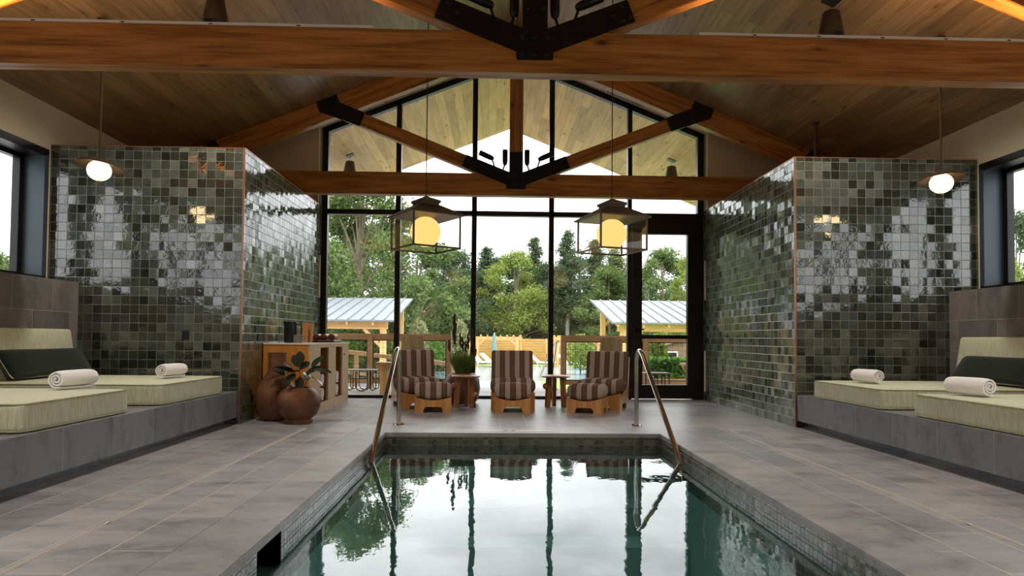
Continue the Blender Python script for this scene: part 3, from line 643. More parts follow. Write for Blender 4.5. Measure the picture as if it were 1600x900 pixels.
# rolled towels
def towel_mesh(r=.062, L=.44, turns=3.1, rs=0, scale=1):
    rnd = random.Random(rs); th = r/(turns+.25)*.92; m = MB(); n = int(turns*28); vs = []
    a_end = 2*PI*turns; prof = []
    for i in range(n+1):
        a = a_end*i/n; rad = th*.12 + (r-th*.72)*i/n
        ph = a - a_end - PI/2*1.1 + .6
        prof.append((math.cos(ph), math.sin(ph), rad))
    K = 14; rows = []
    for j in range(K+1):
        y = L*(j/K-.5); e = 1 - .10*abs(2*j/K-1)**6; off = .004*math.sin(j*1.3+rs)
        row = []
        for (c_, s_, rad) in prof:
            sh = .012*(rad/r)*(0 if j not in (0, K) else rnd.uniform(-.3, .3))
            k = e*(1+.02*math.sin(3*y/L+c_*2+rs)); 
            i0 = Vector((c_*(rad-th*.0)*k, y+sh, s_*rad*k*.94)); i1 = Vector((c_*(rad+th*.58)*k, y+sh, s_*(rad+th*.58)*k*.94))
            row.append((i0, i1))
        rows.append(row)
    V = []; Fq = []
    for row in rows:
        for i0, i1 in row: V += [i0, i1]
    W2 = 2*(n+1)
    for j in range(K):
        for i in range(n):
            a = j*W2+2*i; b_ = (j+1)*W2+2*i
            Fq.append((a, b_, b_+2, a+2)); Fq.append((a+1, a+3, b_+3, b_+1))
        Fq.append((j*W2, j*W2+1, (j+1)*W2+1, (j+1)*W2)); e = 2*n; Fq.append((j*W2+e, (j+1)*W2+e, (j+1)*W2+e+1, j*W2+e+1))
    for j, fl in ((0, 0), (K, 1)):
        for i in range(n):
            q = (j*W2+2*i, j*W2+2*i+2, j*W2+2*i+3, j*W2+2*i+1); Fq.append(q if not fl else q[::-1])
    m.add([v_*scale for v_ in V], Fq); return m
def towel(loc, rz, label, group, r=.084, L=.37, rs=0, scale=1):
    o = towel_mesh(r, L, 2.6, rs).build('rolled_towel', 'terry', smooth=True); o.location = loc; o.rotation_euler = (0, 0, rz); o.scale = (scale,)*3
    return tag(o, label, 'towel', group)
zt = .363+.185+.012+.078
towel((-3.25, 5.42, zt), math.radians(-9), 'rolled white towel on the nearer left daybed', 'rolled towels on the daybeds', rs=1)
towel((-3.16, 6.84, zt), math.radians(-9), 'rolled white towel on the left daybed by the tiled wall', 'rolled towels on the daybeds', rs=2, L=.34, r=.080)
towel((3.74, 5.30, zt), math.radians(9), 'rolled white towel on the nearer right daybed', 'rolled towels on the daybeds', rs=3)
towel((3.74, 6.78, zt), math.radians(9), 'rolled white towel on the right daybed by the tiled wall', 'rolled towels on the daybeds', rs=4, L=.34, r=.080)

# ================================================================== HANDRAILS
def handrail(x, x2, label):
    T = thing('pool_handrail', label, 'handrail', (x, 7.76, 0), 0, 'stainless pool handrails')
    dx = x2-x; P = [(0, 0, .0)]; P.append((0, 0, .70))
    for k in range(7):
        a = k/6*math.radians(60+50)   # bend
        P.append((0, -.16+.16*math.cos(a), .70+.15*math.sin(a)))
    y1, z1 = P[-1][1], P[-1][2]
    P[-1] = (0, y1, z1)
    yb, zb = -1.60, -.13
    sl = Vector((dx, yb-y1, zb-z1))
    P.append((dx*.1, y1+sl.y*.06, z1+sl.z*.045))
    P.append((dx, yb, zb)); P.append((dx, yb-.10, zb-.17))
    MB().tube(P, .0245, 16).build('tube', 'stainless', T, smooth=True)
    MB().lathe([(.026, .012), (.062, .010), (.066, 0)], 24, (0, 0, .003)).build('base_flange', 'stainless', T, smooth=True)
handrail(-1.064, -1.085, 'bent stainless handrail at the left of the pool steps'); handrail(1.618, 1.69, 'bent stainless handrail at the right of the pool steps')

# ================================================================== LOUNGE CHAIRS, OTTOMANS, SIDE TABLES
def arch(x0, x1, zt0, sag, cut, ch, n=12, leg=None):
    """panel outline: sagging top edge, arch cut from the bottom"""
    top = [(x0+(x1-x0)*i/n, zt0 - sag*math.sin(PI*i/n)) for i in range(n+1)]
    c0, c1 = x0+cut, x1-cut; bot = [(x1, 0)]
    bot.append((c1+.012, 0))
    for i in range(n+1):
        a = PI*i/n; bot.append(((c0+c1)/2+(c1-c0)/2*math.cos(a)*(1 if abs(math.cos(a)) < .95 else .97), ch*min(1, math.sin(a)*1.5)))
    bot += [(c0-.012, 0), (x0, 0)]
    return top + bot
def ottoman(loc, rz, label):
    T = thing('ottoman', label, 'ottoman', loc, rz, 'striped ottomans')
    w, d = .475, .35; t_ = .028
    m = MB(); m.prism(arch(-w/2, w/2, .205, .045, .105, .075), 'Y', -d/2, -d/2+t_); m.build('front_panel', 'chair_wood', T)
    m = MB(); m.prism(arch(-w/2, w/2, .205, .045, .105, .075), 'Y', d/2-t_, d/2); m.build('back_panel', 'chair_wood', T)
    for s in (-1, 1):
        m = MB(); x = s*(w/2-t_/2); m.prism(arch(-d/2+t_, d/2-t_, .205, .0, .07, .075), 'X', x-t_/2, x+t_/2); m.build('side_panel', 'chair_wood', T)
    def f(p):
        k = 1-(2*p.x/w)**2
        if p.z > 0: p.z += .02*k*(1-(2*p.y/(d+.02))**2)
        else: p.z -= .043*max(0, math.sin(PI*(p.x/w+.5)))
        return p
    MB().rbox(w+.012, d+.02, .165, .06, 12, (0, 0, .29), f).build('cushion', 'striped_fabric', T, smooth=True)
    return T
def chair(loc, rz, label):
    """origin at the middle of the front edge on the floor; front faces -Y"""
    T = thing('lounge_chair', label, 'chair', loc, rz, 'striped armless lounge chairs')
    w, d, t_ = .60, .66, .03
    m = MB(); m.prism(arch(-w/2, w/2, .24, .05, .13, .085), 'Y', 0, t_); m.build('front_panel', 'chair_wood', T)
    m = MB(); m.prism(arch(-w/2, w/2, .40, 0, .13, .085), 'Y', d-t_, d); m.build('back_panel', 'chair_wood', T)
    for s in (-1, 1):
        x = s*(w/2-t_/2); P = [(0+t_, .24), (.18, .205), (.34, .21), (.48, .27), (.58, .40), (d+.05, .72), (d+.085, .72), (d-.0, .0), (d-.14, 0), (d-.16, .05), (d-.22, .085), (.24, .085), (.18, .05), (.16, 0), (t_, 0)]
        m = MB(); m.prism(P, 'X', x-t_/2, x+t_/2); m.build('side_panel', 'chair_wood', T)
    def f(p):
        if p.z > 0: p.z += .012*(1-(2*p.x/w)**2)
        else: p.z -= .045*max(0, math.sin(PI*(p.x/w+.5)))*(1 if p.y < 0 else .4)
        return p
    MB().rbox(w+.02, .54, .18, .07, 12, (0, .255, .325), f).build('seat_cushion', 'striped_fabric', T, smooth=True)
    def g(p):
        p.y += .035*(1-(2*p.x/w)**2)*(1 if p.y < 0 else 1)
        p.y += max(0, p.z+.2)*.20; return p
    MB().rbox(w, .13, .50, .035, 12, (0, .55, .55), g).build('backrest', 'striped_fabric', T, smooth=True)
    return T
R = math.radians
chair((.262, 9.36, 0), 0, 'striped armless lounge chair in the middle, facing the pool'); ottoman((.252, 9.175, 0), 0, 'striped ottoman in front of the middle chair')
chair((-.985, 9.43, 0), R(18), 'striped armless lounge chair by the left handrail, turned towards the right'); ottoman((-.80, 9.145, 0), R(4), 'striped ottoman in front of the left chair')
chair((1.43, 9.38, 0), R(-21), 'striped armless lounge chair beside the glass door, turned towards the left'); ottoman((1.25, 9.12, 0), R(-23), 'striped ottoman in front of the right chair')
def side_table(loc, rz, label):
    T = thing('side_table', label, 'table', loc, rz, 'round wooden side tables')
    MB().lathe([(.01, 0), (.19, 0), (.208, .012), (.208, .02), (.19, .032), (.01, .032)], 40, (0, 0, .42)).build('table_top', 'table_wood', T, smooth=True)
    for k, a in enumerate((200, 325, 85)):
        a = R(a); c, s_ = math.cos(a), math.sin(a)
        M = Matrix.Rotation(a, 4, 'Z')
        m = MB(); 
        vs = [M @ Vector(p) for p in ((.075, -.03, .42), (.145, -.03, .42), (.075, .03, .42), (.145, .03, .42), (.10, -.028, 0), (.165, -.028, 0), (.10, .028, 0), (.165, .028, 0))]
        m.add(vs, [(0, 1, 3, 2), (4, 6, 7, 5), (0, 4, 5, 1), (2, 3, 7, 6), (0, 2, 6, 4), (1, 5, 7, 3)])
        leg = m.build('leg', 'table_wood', T, bevel=.004)
        zk = (.30, .17, .24)[k]; m = MB(); m.sphere(tuple(M @ Vector((.165, 0, zk))), .045, 18, 12, (1, 1, 1)); m.build('ball', 'table_wood', leg, smooth=True)
side_table((-.40, 9.72, 0), 0, 'round wooden three-legged side table between the left and middle chairs'); side_table((.885, 9.86, 0), R(8), 'round wooden three-legged side table between the middle and right chairs')

# ================================================================== CABINET AND WHAT STANDS ON IT
CX0, CX1, CY0, CY1, CH = -2.80, -2.235, 8.40, 10.60, .895
T = thing('cabinet', 'long oak cabinet with open towel niches against the left tiled wall', 'cabinet', ((CX0+CX1)/2, (CY0+CY1)/2, 0))
ox, oy = (CX0+CX1)/2, (CY0+CY1)/2
def lb(x0, x1, y0, y1, z0, z1): return MB().box(x0-ox, x1-ox, y0-oy, y1-oy, z0, z1)
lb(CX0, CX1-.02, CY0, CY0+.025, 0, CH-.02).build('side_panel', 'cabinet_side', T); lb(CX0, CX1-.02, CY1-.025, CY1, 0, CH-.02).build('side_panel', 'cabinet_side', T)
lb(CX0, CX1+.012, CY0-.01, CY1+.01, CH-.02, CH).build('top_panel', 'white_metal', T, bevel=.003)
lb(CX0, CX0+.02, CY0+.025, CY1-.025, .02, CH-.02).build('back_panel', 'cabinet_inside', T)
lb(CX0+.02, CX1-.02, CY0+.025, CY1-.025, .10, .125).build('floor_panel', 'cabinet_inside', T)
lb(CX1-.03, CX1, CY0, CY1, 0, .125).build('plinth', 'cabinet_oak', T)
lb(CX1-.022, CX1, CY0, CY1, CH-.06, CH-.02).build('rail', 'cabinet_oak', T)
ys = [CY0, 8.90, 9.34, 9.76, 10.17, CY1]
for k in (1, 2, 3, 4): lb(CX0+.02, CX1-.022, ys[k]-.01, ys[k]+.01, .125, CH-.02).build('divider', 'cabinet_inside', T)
for k, ky in ((0, ys[1]-.05), (2, ys[3]-.04), (4, ys[4]+.06)):
    dr = lb(CX1-.022, CX1, ys[k]+.002, ys[k+1]-.002, .128, CH-.062).build('door', 'cabinet_oak', T)
    MB().lathe([(.004, 0), (.004, .018), (.011, .02), (.011, .028), (.001, .03)], 12, (CX1-ox, ky-oy, .72), True, Matrix.Rotation(PI/2, 3, 'Y')).build('knob', 'black_frame', dr)
def tw(y, z, rs, lb_): 
    o = towel((CX1-.20, y, z), PI/2, lb_, 'rolled towels in the cabinet niches', r=.102, L=.36, rs=rs)
tw(9.13, .125+.10, 11, 'rolled white towel in the near cabinet niche, lower one'); tw(9.12, .125+.285, 13, 'rolled white towel in the near cabinet niche, upper one')
tw(9.96, .125+.10, 14, 'rolled white towel in the far cabinet niche, lower one'); tw(9.97, .125+.285, 16, 'rolled white towel in the far cabinet niche, upper one')
# pitcher, mug, cards, tray with rolls
T = thing('pitcher', 'tall matte black pitcher on the cabinet', 'pitcher', (-2.60, 8.85, CH+.001))
def spout(M0): pass
m = MB(); m.lathe([(.02, 0), (.088, 0), (.090, .01), (.075, .24), (.076, .268), (.071, .268), (.070, .24), (.03, .01)], 32); 
m.v = [(x - (.03*max(0, z-.21)/.06 if (x < -.05) else 0), y, z) for x, y, z in m.v]; m.build('body', 'black_ceramic', T, smooth=True)
MB().tube([(.07, 0, .235), (.125, 0, .23), (.132, 0, .17), (.125, 0, .08), (.085, 0, .06)], .009, 8).build('handle', 'black_ceramic', T, smooth=True)
T = thing('mug', 'speckled grey mug in front of the black pitcher', 'mug', (-2.47, 8.70, CH+.001))
MB().lathe([(.02, 0), (.055, 0), (.058, .01), (.058, .10), (.053, .10), (.05, .015), (.01, .012)], 28).build('body', 'grey_ceramic', T, smooth=True)
MB().tube([(.055, 0, .085), (.085, 0, .08), (.088, 0, .045), (.055, 0, .025)], .008, 8).build('handle', 'grey_ceramic', T, smooth=True)
for k, (x, y, a, lb_) in enumerate(((-2.555, 9.33, 8, 'upright orange-brown card behind the mug, left one'), (-2.52, 9.44, -4, 'upright orange-brown card behind the mug, right one'))):
    o = MB().box(-.035, .035, -.012, .012, 0, .27-.01*k, Matrix.Rotation(R(-6), 4, 'X')).build('card_holder', 'orange_card'); o.location = (x, y, CH+.003); o.rotation_euler = (0, 0, R(a)); tag(o, lb_, 'card', 'upright cards on the cabinet')
T = thing('tray', 'low dark wooden tray on the cabinet', 'tray', (-2.42, 9.9, CH+.001))
MB().rbox(.36, .50, .035, .012, 4, (0, 0, .018)).build('base', 'tray_wood', T, smooth=True)
for k, (x, y, z) in enumerate(((-2.54, 9.9, .095), (-2.44, 9.85, .08), (-2.34, 9.95, .08), (-2.49, 9.88, .14))):
    pass
for k, (x, y, z, lb_) in enumerate(((-2.53, 9.90, .078, 'brown leather roll on the tray, leftmost'), (-2.42, 9.88, .078, 'brown leather roll on the tray, middle'), (-2.31, 9.90, .078, 'brown leather roll on the tray, rightmost'))):
    m = MB(); m.rbox(.10, .26, .082, .038, 6); o = m.build('leather_roll', 'leather', smooth=True); o.location = (x, y, CH+z+.001); tag(o, lb_, 'roll', 'leather rolls on the tray')
# vase, pot and rubber plant
T = tag(MB().lathe([(.03, 0), (.15, .0), (.185, .03), (.235, .13), (.25, .24), (.235, .34), (.18, .44), (.125, .52), (.103, .58), (.098, .68), (.102, .77), (.106, .785), (.095, .785), (.088, .76), (.085, .60), (.02, .55)], 48).build('tall_vase', 'terracotta', smooth=True), 'tall bottle-necked terracotta vase against the tiled wall', 'vase'); T.location = (-2.545, 8.13, .001)
T = thing('potted_rubber_plant', 'dark-leaved rubber plant in a squat round terracotta pot', 'plant', (-2.205, 7.84, .001))
MB().lathe([(.05, 0), (.155, 0), (.16, .045), (.15, .055), (.20, .10), (.238, .19), (.240, .25), (.21, .34), (.16, .39), (.135, .40), (.125, .385), (.13, .36), (.05, .34)], 56).build('pot', 'terracotta_dark', T, smooth=True)
MB().lathe([(.001, .36), (.135, .36), (.135, .35)], 24).build('soil', 'soil', T)
def leaf(L, Wd, droop, n=8):
    vs = []; fs = []
    for i in range(n+1):
        u = i/n; w = Wd*math.sin(PI*min(1, u*.93+.04))**.75*.5; y = L*u; z = -droop*u*u*L
        vs += [(-w, y, z+.12*w), (0, y, z-.02*w), (w, y, z+.12*w)]
    for i in range(n):
        a = 3*i; fs += [(a, a+1, a+4, a+3), (a+1, a+2, a+5, a+4)]
    return vs, fs
def put(m, L, Wd, droop, base, az, el, roll=0):
    M = Matrix.Translation(base) @ Matrix.Rotation(R(az), 4, 'Z') @ Matrix.Rotation(R(el), 4, 'X') @ Matrix.Rotation(R(roll), 4, 'Y')
    vs, fs = leaf(L, Wd, droop); m.add([M @ Vector(p) for p in vs], fs)
    m.add([M @ (Vector(p)+Vector((0, 0, -.003))) for p in vs], [f[::-1] for f in fs])
rng = random.Random(5)
stems = [((-.02, 0), (-.10, .02, .30)), ((0, .02), (0, .03, .33)), ((.03, 0), (.09, -.02, .24)), ((.0, -.03), (-.04, -.05, .24)), ((.05, .01), (.14, .01, .30)), ((-.05, -.01), (-.17, -.01, .22))]
for (bx, by), (tx, ty, tz) in stems:
    MB().tube([(bx, by, .34), (bx*.6+tx*.4, by*.6+ty*.4, .34+tz*.5), (tx, ty, .34+tz)], [.006, .005, .004], 6).build('stem', 'stem', T, smooth=True)
lv = [(-.10, .02, .62, 60, 35, .19), (-.08, .0, .60, 100, 20, .2), (0, .03, .66, 10, 70, .17), (0, .02, .60, -30, 40, .18), (0, .0, .58, 150, 10, .2), (.09, -.02, .55, -60, 40, .19), (.09, -.02, .56, -160, -5, .2),
      (-.04, -.05, .56, 170, -20, .19), (-.04, -.04, .57, 120, 30, .18), (.14, .01, .62, -40, 55, .2), (.14, .01, .60, -100, 5, .22), (.13, 0, .52, -120, -10, .2), (-.17, -.01, .54, 100, -5, .2), (-.17, 0, .54, 60, 30, .18), (-.15, -.01, .50, 130, -15, .19), (.02, -.02, .52, -170, -50, .17), (-.02, .02, .63, 45, 55, .19)]
for x, y, z, az, el, L in lv:
    m = MB(); put(m, L, .10, .25, (x, y, z), az, el, rng.uniform(-30, 30)); m.build('leaf', 'rubber_leaf', T, smooth=True)
# tall grass plant behind the left side table
T = thing('potted_herb', 'tall flowering grass with dark seed heads in a round brown pot behind the side table', 'plant', (-.47, 10.32, .001))
MB().lathe([(.05, 0), (.19, 0), (.24, .08), (.265, .22), (.25, .36), (.20, .44), (.17, .45), (.16, .43), (.17, .40), (.05, .38)], 44).build('pot', 'dark_pot', T, smooth=True)
m = MB(); rng = random.Random(8)
for i in range(420):
    a = rng.uniform(0, 2*PI); r = rng.uniform(0, .10); L = rng.uniform(.20, .42); M = Matrix.Translation((r*math.cos(a), r*math.sin(a), .40)) @ Matrix.Rotation(a+rng.uniform(-.5, .5)-PI/2, 4, 'Z') @ Matrix.Rotation(rng.uniform(1.15, 1.55), 4, 'X')
    vs = [(-.006, 0, 0), (.006, 0, 0), (.006, L*.6, -.01), (0, L, -.03), (-.006, L*.6, -.01)]; m.add([M @ Vector(p) for p in vs], [(0, 1, 2, 3, 4)])
m.build('foliage', 'herb_leaf', T)
for x, y, h, l in ((-.10, 0, .66, .45), (-.03, .02, .52, .22), (.0, -.05, .46, .2), (.06, 0, .50, .24), (.10, .03, .56, .27), (-.16, .03, .44, .18), (.14, -.03, .36, .15), (.03, .06, .42, .18)):
    b_ = (x*1.3, y, .40+h+l*.3)
    m = MB(); m.tube([(x*.5, y, .40), (x, y, .40+h*.5), b_], .004, 5); st = m.build('stalk', 'stem', T)
    m = MB(); r_ = rng.uniform(.016, .026) if h < .6 else .032; n_ = 9; m.tube([(x*1.3*(1-k/n_*.0)+.008*math.sin(k*1.5), y, .40+h-l*.4+l*k/n_) for k in range(n_+1)], [r_*(.35+.65*math.sin(PI*min(1, (k+.5)/n_*.9)))*(1+.15*(-1)**k) for k in range(n_+1)], 7); m.build('seed_head', 'seed_head', T)
# ================================================================== PENDANTS
def lantern(x, rz, label):
    Y = 8.0; z0 = 2.0; T = thing('lantern_pendant', label, 'pendant lamp', (x, Y, z0), R(-12+45), 'square glass lanterns')
    T.rotation_euler = (0, 0, R(rz)); h = .295; top = .385
    for i, (sx, sy) in enumerate(((-1, -1), (1, -1), (1, 1), (-1, 1))):
        MB().box(sx*h-.009, sx*h+.009, sy*h-.009, sy*h+.009, 0, top).build('post', 'bronze', T)
    m = MB()
    for s in (-1, 1): m.box(-h, h, s*h-.009, s*h+.009, 0, .02).box(s*h-.009, s*h+.009, -h, h, 0, .02)
    m.build('bottom_frame', 'bronze', T)
    for s in (-1, 1):
        MB().box(-h+.01, h-.01, s*h-.002, s*h+.002, .02, top).build('glass_pane', 'lantern_glass', T)
        MB().box(s*h-.002, s*h+.002, -h+.01, h-.01, .02, top).build('glass_pane', 'lantern_glass', T)
    def pyr(m, a, za, b, zb): 
        v = [(-a, -a, za), (a, -a, za), (a, a, za), (-a, a, za), (-b, -b, zb), (b, -b, zb), (b, b, zb), (-b, b, zb)]
        return m.add(v, [(0, 1, 5, 4), (1, 2, 6, 5), (2, 3, 7, 6), (3, 0, 4, 7), (4, 5, 6, 7), (3, 2, 1, 0)])
    e = .335
    m = MB(); pyr(m, e, top-.005, e, top+.012); pyr(m, e, top+.012, .125, top+.135); m.box(-.115, .115, -.115, .115, top+.135, top+.16); m.build('roof', 'bronze', T)
    m = MB(); pyr(m, .13, top+.16, .13, top+.19); pyr(m, .13, top+.19, .012, top+.245); m.build('cap', 'bronze', T)
    m = MB(); m.sphere((0, 0, .212), .178, 36, 20); m.build('globe', 'globe_glow', T, smooth=True)
    MB().lathe([(.02, .37), (.05, .37), (.05, .385), (.02, .385)], 20).tube([(0, 0, .30), (0, 0, .385)], .018, 8).build('lamp_holder', 'brass', T)
    zc = cz(x)-z0
    MB().tube([(0, 0, top+.24), (0, 0, zc)], .0065, 8).lathe([(.06, zc-.045), (.06, zc-.03)], 20).build('rod', 'bronze', T)
lantern(-.815, 32.5, 'square bronze lantern pendant with a glowing globe, left of the pool axis'); lantern(1.37, 18.5, 'square bronze lantern pendant with a glowing globe, right of the pool axis')
def disc(x, label, tilt):
    T = thing('disc_pendant', label, 'pendant lamp', (x, 6.55, 2.53), 0, 'disc pendants over the daybeds')
    g = MB(); g.sphere((0, 0, 0), .103, 32, 18, (1, 1, .92)); g.build('globe', 'disc_globe_glow', T, smooth=True)
    Mx = Matrix.Rotation(R(tilt), 3, 'Y') @ Matrix.Rotation(R(-6), 3, 'X')
    MB().lathe([(.02, .092), (.11, .085), (.17, .062), (.211, .03), (.215, .03), (.175, .07), (.112, .094), (.02, .101)], 44, (0, 0, 0), True, Mx).build('disc_shade', 'bronze', T, smooth=True)
    zc = cz(x)-2.53
    MB().tube([(0, 0, .095), (0, 0, zc)], .009, 8).lathe([(.05, zc-.04), (.05, zc-.02)], 16).build('rod', 'bronze', T)
    MB().lathe([(.004, -.112), (.012, -.108), (.012, -.092), (.004, -.09)], 12).build('finial', 'brass', T)
disc(-3.755, 'bronze disc pendant with a small white globe over the left daybeds', 5); disc(4.36, 'bronze disc pendant with a small white globe over the right daybeds', -3)
# outlets and narrow pale strips on the tiles
def plate(nm, x0, x1, y0, y1, z0, z1, mt, lb_, cat, parts=None):
    o = MB().box(x0, x1, y0, y1, z0, z1).build(nm, mt, bevel=.002); tag(o, lb_, cat); return o
o = plate('wall_outlet', -3.46, -3.385, YF-.008, YF-.0005, .93, 1.03, 'outlet_black', 'black outlet plate on the left tiled wall above the daybed', 'outlet')
o = plate('wall_outlet', XTR-.007, XTR-.0005, 10.33, 10.40, 1.05, 1.16, 'outlet_black', 'small dark outlet plate on the tiled wall near the glass door', 'outlet')
plate('wall_strip', XTL+.0005, XTL+.014, 11.01, 11.05, 1.60, 2.28, 'white_metal', 'narrow pale vertical strip on the left tiles by the glass', 'strip')
plate('wall_strip', XTR-.014, XTR-.0005, 11.0, 11.04, 1.62, 2.27, 'white_metal', 'upper narrow pale vertical strip on the right tiles by the door', 'strip')
plate('wall_strip', XTR-.014, XTR-.0005, 11.0, 11.04, .14, .80, 'white_metal', 'lower narrow pale vertical strip on the right tiles by the door', 'strip')

# ================================================================== OUTSIDE
GZ = -.9
S(MB().box(-14, 14, YG+.06, 13.95, -.16, -.03).build('floor_deck', 'deck_board'))
S(MB().box(-60, 60, YG+3, 140, GZ-.3, GZ-.02).build('floor_ground', 'forest_floor'))
S(MB().box(-30, 2.0, 13.95, 30.6, GZ-.1, GZ).build('floor_patio', 'stone_patio')); S(MB().box(2.0, 26, 13.95, 30.6, GZ-.1, GZ).build('floor_lawn', 'lawn'))
S(MB().box(-14, 26, 43.2, 46, GZ-.1, GZ+.005).build('floor_far_patio', 'stone_patio')); S(MB().box(-14, 26, 46, 49.5, GZ-.1, GZ).build('floor_far_lawn', 'lawn'))
tag(MB().box(-9, 6.5, 30.6, 43.2, GZ-.1, GZ+.01).build('outdoor_pool', 'outdoor_water'), 'pale water of the outdoor pool beyond the deck', 'water', kind='stuff')
def railing(x0, x1, posts, label):
    y = 13.7; T = thing('deck_railing', label, 'railing', ((x0+x1)/2, y, -.03)); ox = (x0+x1)/2
    MB().box(x0-ox-.05, x1-ox+.05, -.07, .07, 1.03, 1.075).build('top_rail', 'rail_wood', T); MB().box(x0-ox, x1-ox, -.02, .02, .955, 1.03).build('under_rail', 'rail_wood', T)
    MB().box(x0-ox, x1-ox, -.02, .02, .09, .17).build('bottom_rail', 'rail_wood', T)
    for p in posts: MB().box(p-ox-.05, p-ox+.05, -.05, .05, 0, 1.03).build('post', 'rail_wood', T)
    for a, b_ in zip(posts[:-1], posts[1:]):
        a, b_ = a-ox+.05, b_-ox-.05; m = MB(); f = .018
        m.box(a, b_, -.012, .012, .935, .955).box(a, b_, -.012, .012, .17, .19).box(a, a+f, -.012, .012, .17, .955).box(b_-f, b_, -.012, .012, .17, .955)
        x = a+.1
        while x < b_-.03: m.box(x-.002, x+.002, -.002, .002, .19, .935); x += .1
        z = .29
        while z < .93: m.box(a, b_, -.002, .002, z-.002, z+.002); z += .1
        m.build('mesh_panel', 'black_frame', T)
railing(-8.7, -.90, [-8.7, -7.14, -5.58, -4.02, -2.46, -.90], 'cedar deck railing with black mesh panels, left of the steps'); railing(1.38, 8.0, [1.38, 3.03, 4.7, 6.35, 8.0], 'cedar deck railing with black mesh panels, right of the steps')
def ramp_rail(x0, z0, x1, z1, y, label):
    T = thing('ramp_railing', label, 'railing', (x0, y, 0), 0)
    MB().bar((0, 0, z0), (x1-x0, 0, z1), .12, .09).build('top_rail', 'rail_wood', T)
    MB().bar((0, 0, z0-.45), (x1-x0, 0, z1-.45), .04, .07).build('bottom_rail', 'rail_wood', T)
    n = 4
    for i in range(n+1):
        x = (x1-x0)*i/n; zz = z0+(z1-z0)*i/n; MB().box(x-.045, x+.045, -.04, .04, GZ, zz).build('post', 'rail_wood', T)
    for d_ in (.08, .16, .24, .32, .40): MB().bar((0, 0, z0-d_), (x1-x0, 0, z1-d_), .008, .008).build('cable', 'black_frame', T)
ramp_rail(-5.2, .86, -.95, .38, 15.4, 'sloping wooden handrail of the ramp beyond the deck')
m = thing('step_handrail', 'dark metal step handrail beside the right deck post', 'handrail', (1.15, 14.0, 0))
MB().tube([(0, 0, -.03), (.12, 0, .86), (.16, 0, .93), (.05, .6, .75), (-.1, 1.6, .1)], .022, 8).build('tube', 'stainless', m, smooth=True); MB().box(-.04, .04, -.04, .04, -.03, .0).build('foot', 'black_steel', m)
m = thing('step_handrail', 'bent grey metal step handrail behind the tall flowering grass', 'handrail', (-.50, 13.9, 0))
MB().tube([(-.25, 0, -.03), (-.25, 0, .44), (-.2, 0, .50), (0, 0, .50), (.05, 0, .45), (.05, 0, -.03)], .02, 8).build('tube', 'stainless', m, smooth=True); MB().tube([(-.25, 0, .30), (.0, 0, .30)], .014, 8).build('crossbar', 'stainless', m, smooth=True)
# pavilions
def pavilion(x0, x1, posts, label):
    y0, y1 = 24.0, 29.4; y2 = 34.8; ze, zr = 1.52, 2.58; T = thing('pavilion', label, 'pavilion', ((x0+x1)/2, y1, GZ), 0, 'metal roofed timber pavilions'); ox, oy = (x0+x1)/2, y1
    def P(x, y, z): return (x-ox, y-oy, z-GZ)
    m = MB(); t_ = .06
    for a, b_, za, zb in ((y0, y1, ze, zr),):
        v = [P(x0, a, za), P(x1, a, za), P(x1, b_, zb), P(x0, b_, zb)]; v += [(p[0], p[1], p[2]+t_) for p in v]
        m.add(v, [(0, 1, 2, 3), (7, 6, 5, 4), (0, 4, 5, 1), (1, 5, 6, 2), (2, 6, 7, 3), (3, 7, 4, 0)])
        x = x0
        while x <= x1: m.bar(P(x, a, za+t_+.02), P(x, b_, zb+t_+.02), .035, .06); x += .42
    m.build('roof', 'zinc_roof', T)
    m = MB()
    for a in (y0+.5, y1-.3):
        z = ze + (zr-ze)*(1-abs(a-y1)/5.4) - .06
        MB().box(x0+.3-ox, x1-.3-ox, a-.09-oy, a+.09-oy, z-.30-GZ, z-.04-GZ).build('beam', 'cedar_x', T)
        for p in posts:
            MB().box(p-.1-ox, p+.1-ox, a-.1-oy, a+.1-oy, 0, z-.30-GZ).build('post', 'cedar_z', T)
            for s in (-1, 1):
                if x0+.4 < p+s*.6 < x1-.4: MB().bar(P(p+s*.08, a, z-.9), P(p+s*.68, a, z-.3), .09, .12).build('brace', 'cedar_z', T)
    x = x0+.25
    while x < x1:
        for a, b_, za, zb in ((y0+.06, y1-.06, ze, zr),): MB().bar(P(x, a, za-.06), P(x, b_, zb-.06), .06, .11).build('rafter', 'cedar_x', T)
        x += .9
pavilion(-13.5, -3.5, [-3.95, -7.6, -11.3], 'timber pavilion with a grey standing-seam roof, seen at the left'); pavilion(4.12, 14.5, [4.62, 8.3, 12], 'timber pavilion with a grey standing-seam roof, seen behind the glass door')
# pergolas and louvred fence far behind
def pergola(x0, x1, y, label):
    T = thing('pergola', label, 'pergola', ((x0+x1)/2, y, GZ), 0, 'far pergolas by the outdoor pool'); w = x1-x0
    for yy in (0, 2.4):
        MB().prism([(-w/2, 1.86), (-w/2+.15, 1.76), (w/2-.15, 1.76), (w/2, 1.86), (w/2, 1.98), (-w/2, 1.98)], 'Y', yy-.04, yy+.04).build('beam', 'cedar_x', T)
        for s in (-1, 1):
            x = s*(w/2-.32); MB().box(x-.08, x+.08, yy-.08, yy+.08, 0, 1.9).build('post', 'cedar_z', T)
            MB().bar((x, yy, 1.35), (x-s*.5, yy, 1.84), .07, .09).build('brace', 'cedar_z', T)
    n = max(6, int(w/.4))
    for i in range(n): x = -w/2+.1+(w-.2)*i/(n-1); MB().box(x-.03, x+.03, -.35, 2.75, 1.98, 2.10).build('slat', 'cedar_x', T)
pergola(-1.45, 1.85, 45.5, 'pale timber pergola in front of the louvred fence, centre'); pergola(3.9, 7.6, 45.5, 'pale timber pergola right of the louvred fence'); pergola(-9.5, -4.6, 45.5, 'pale timber pergola seen through the left railing')
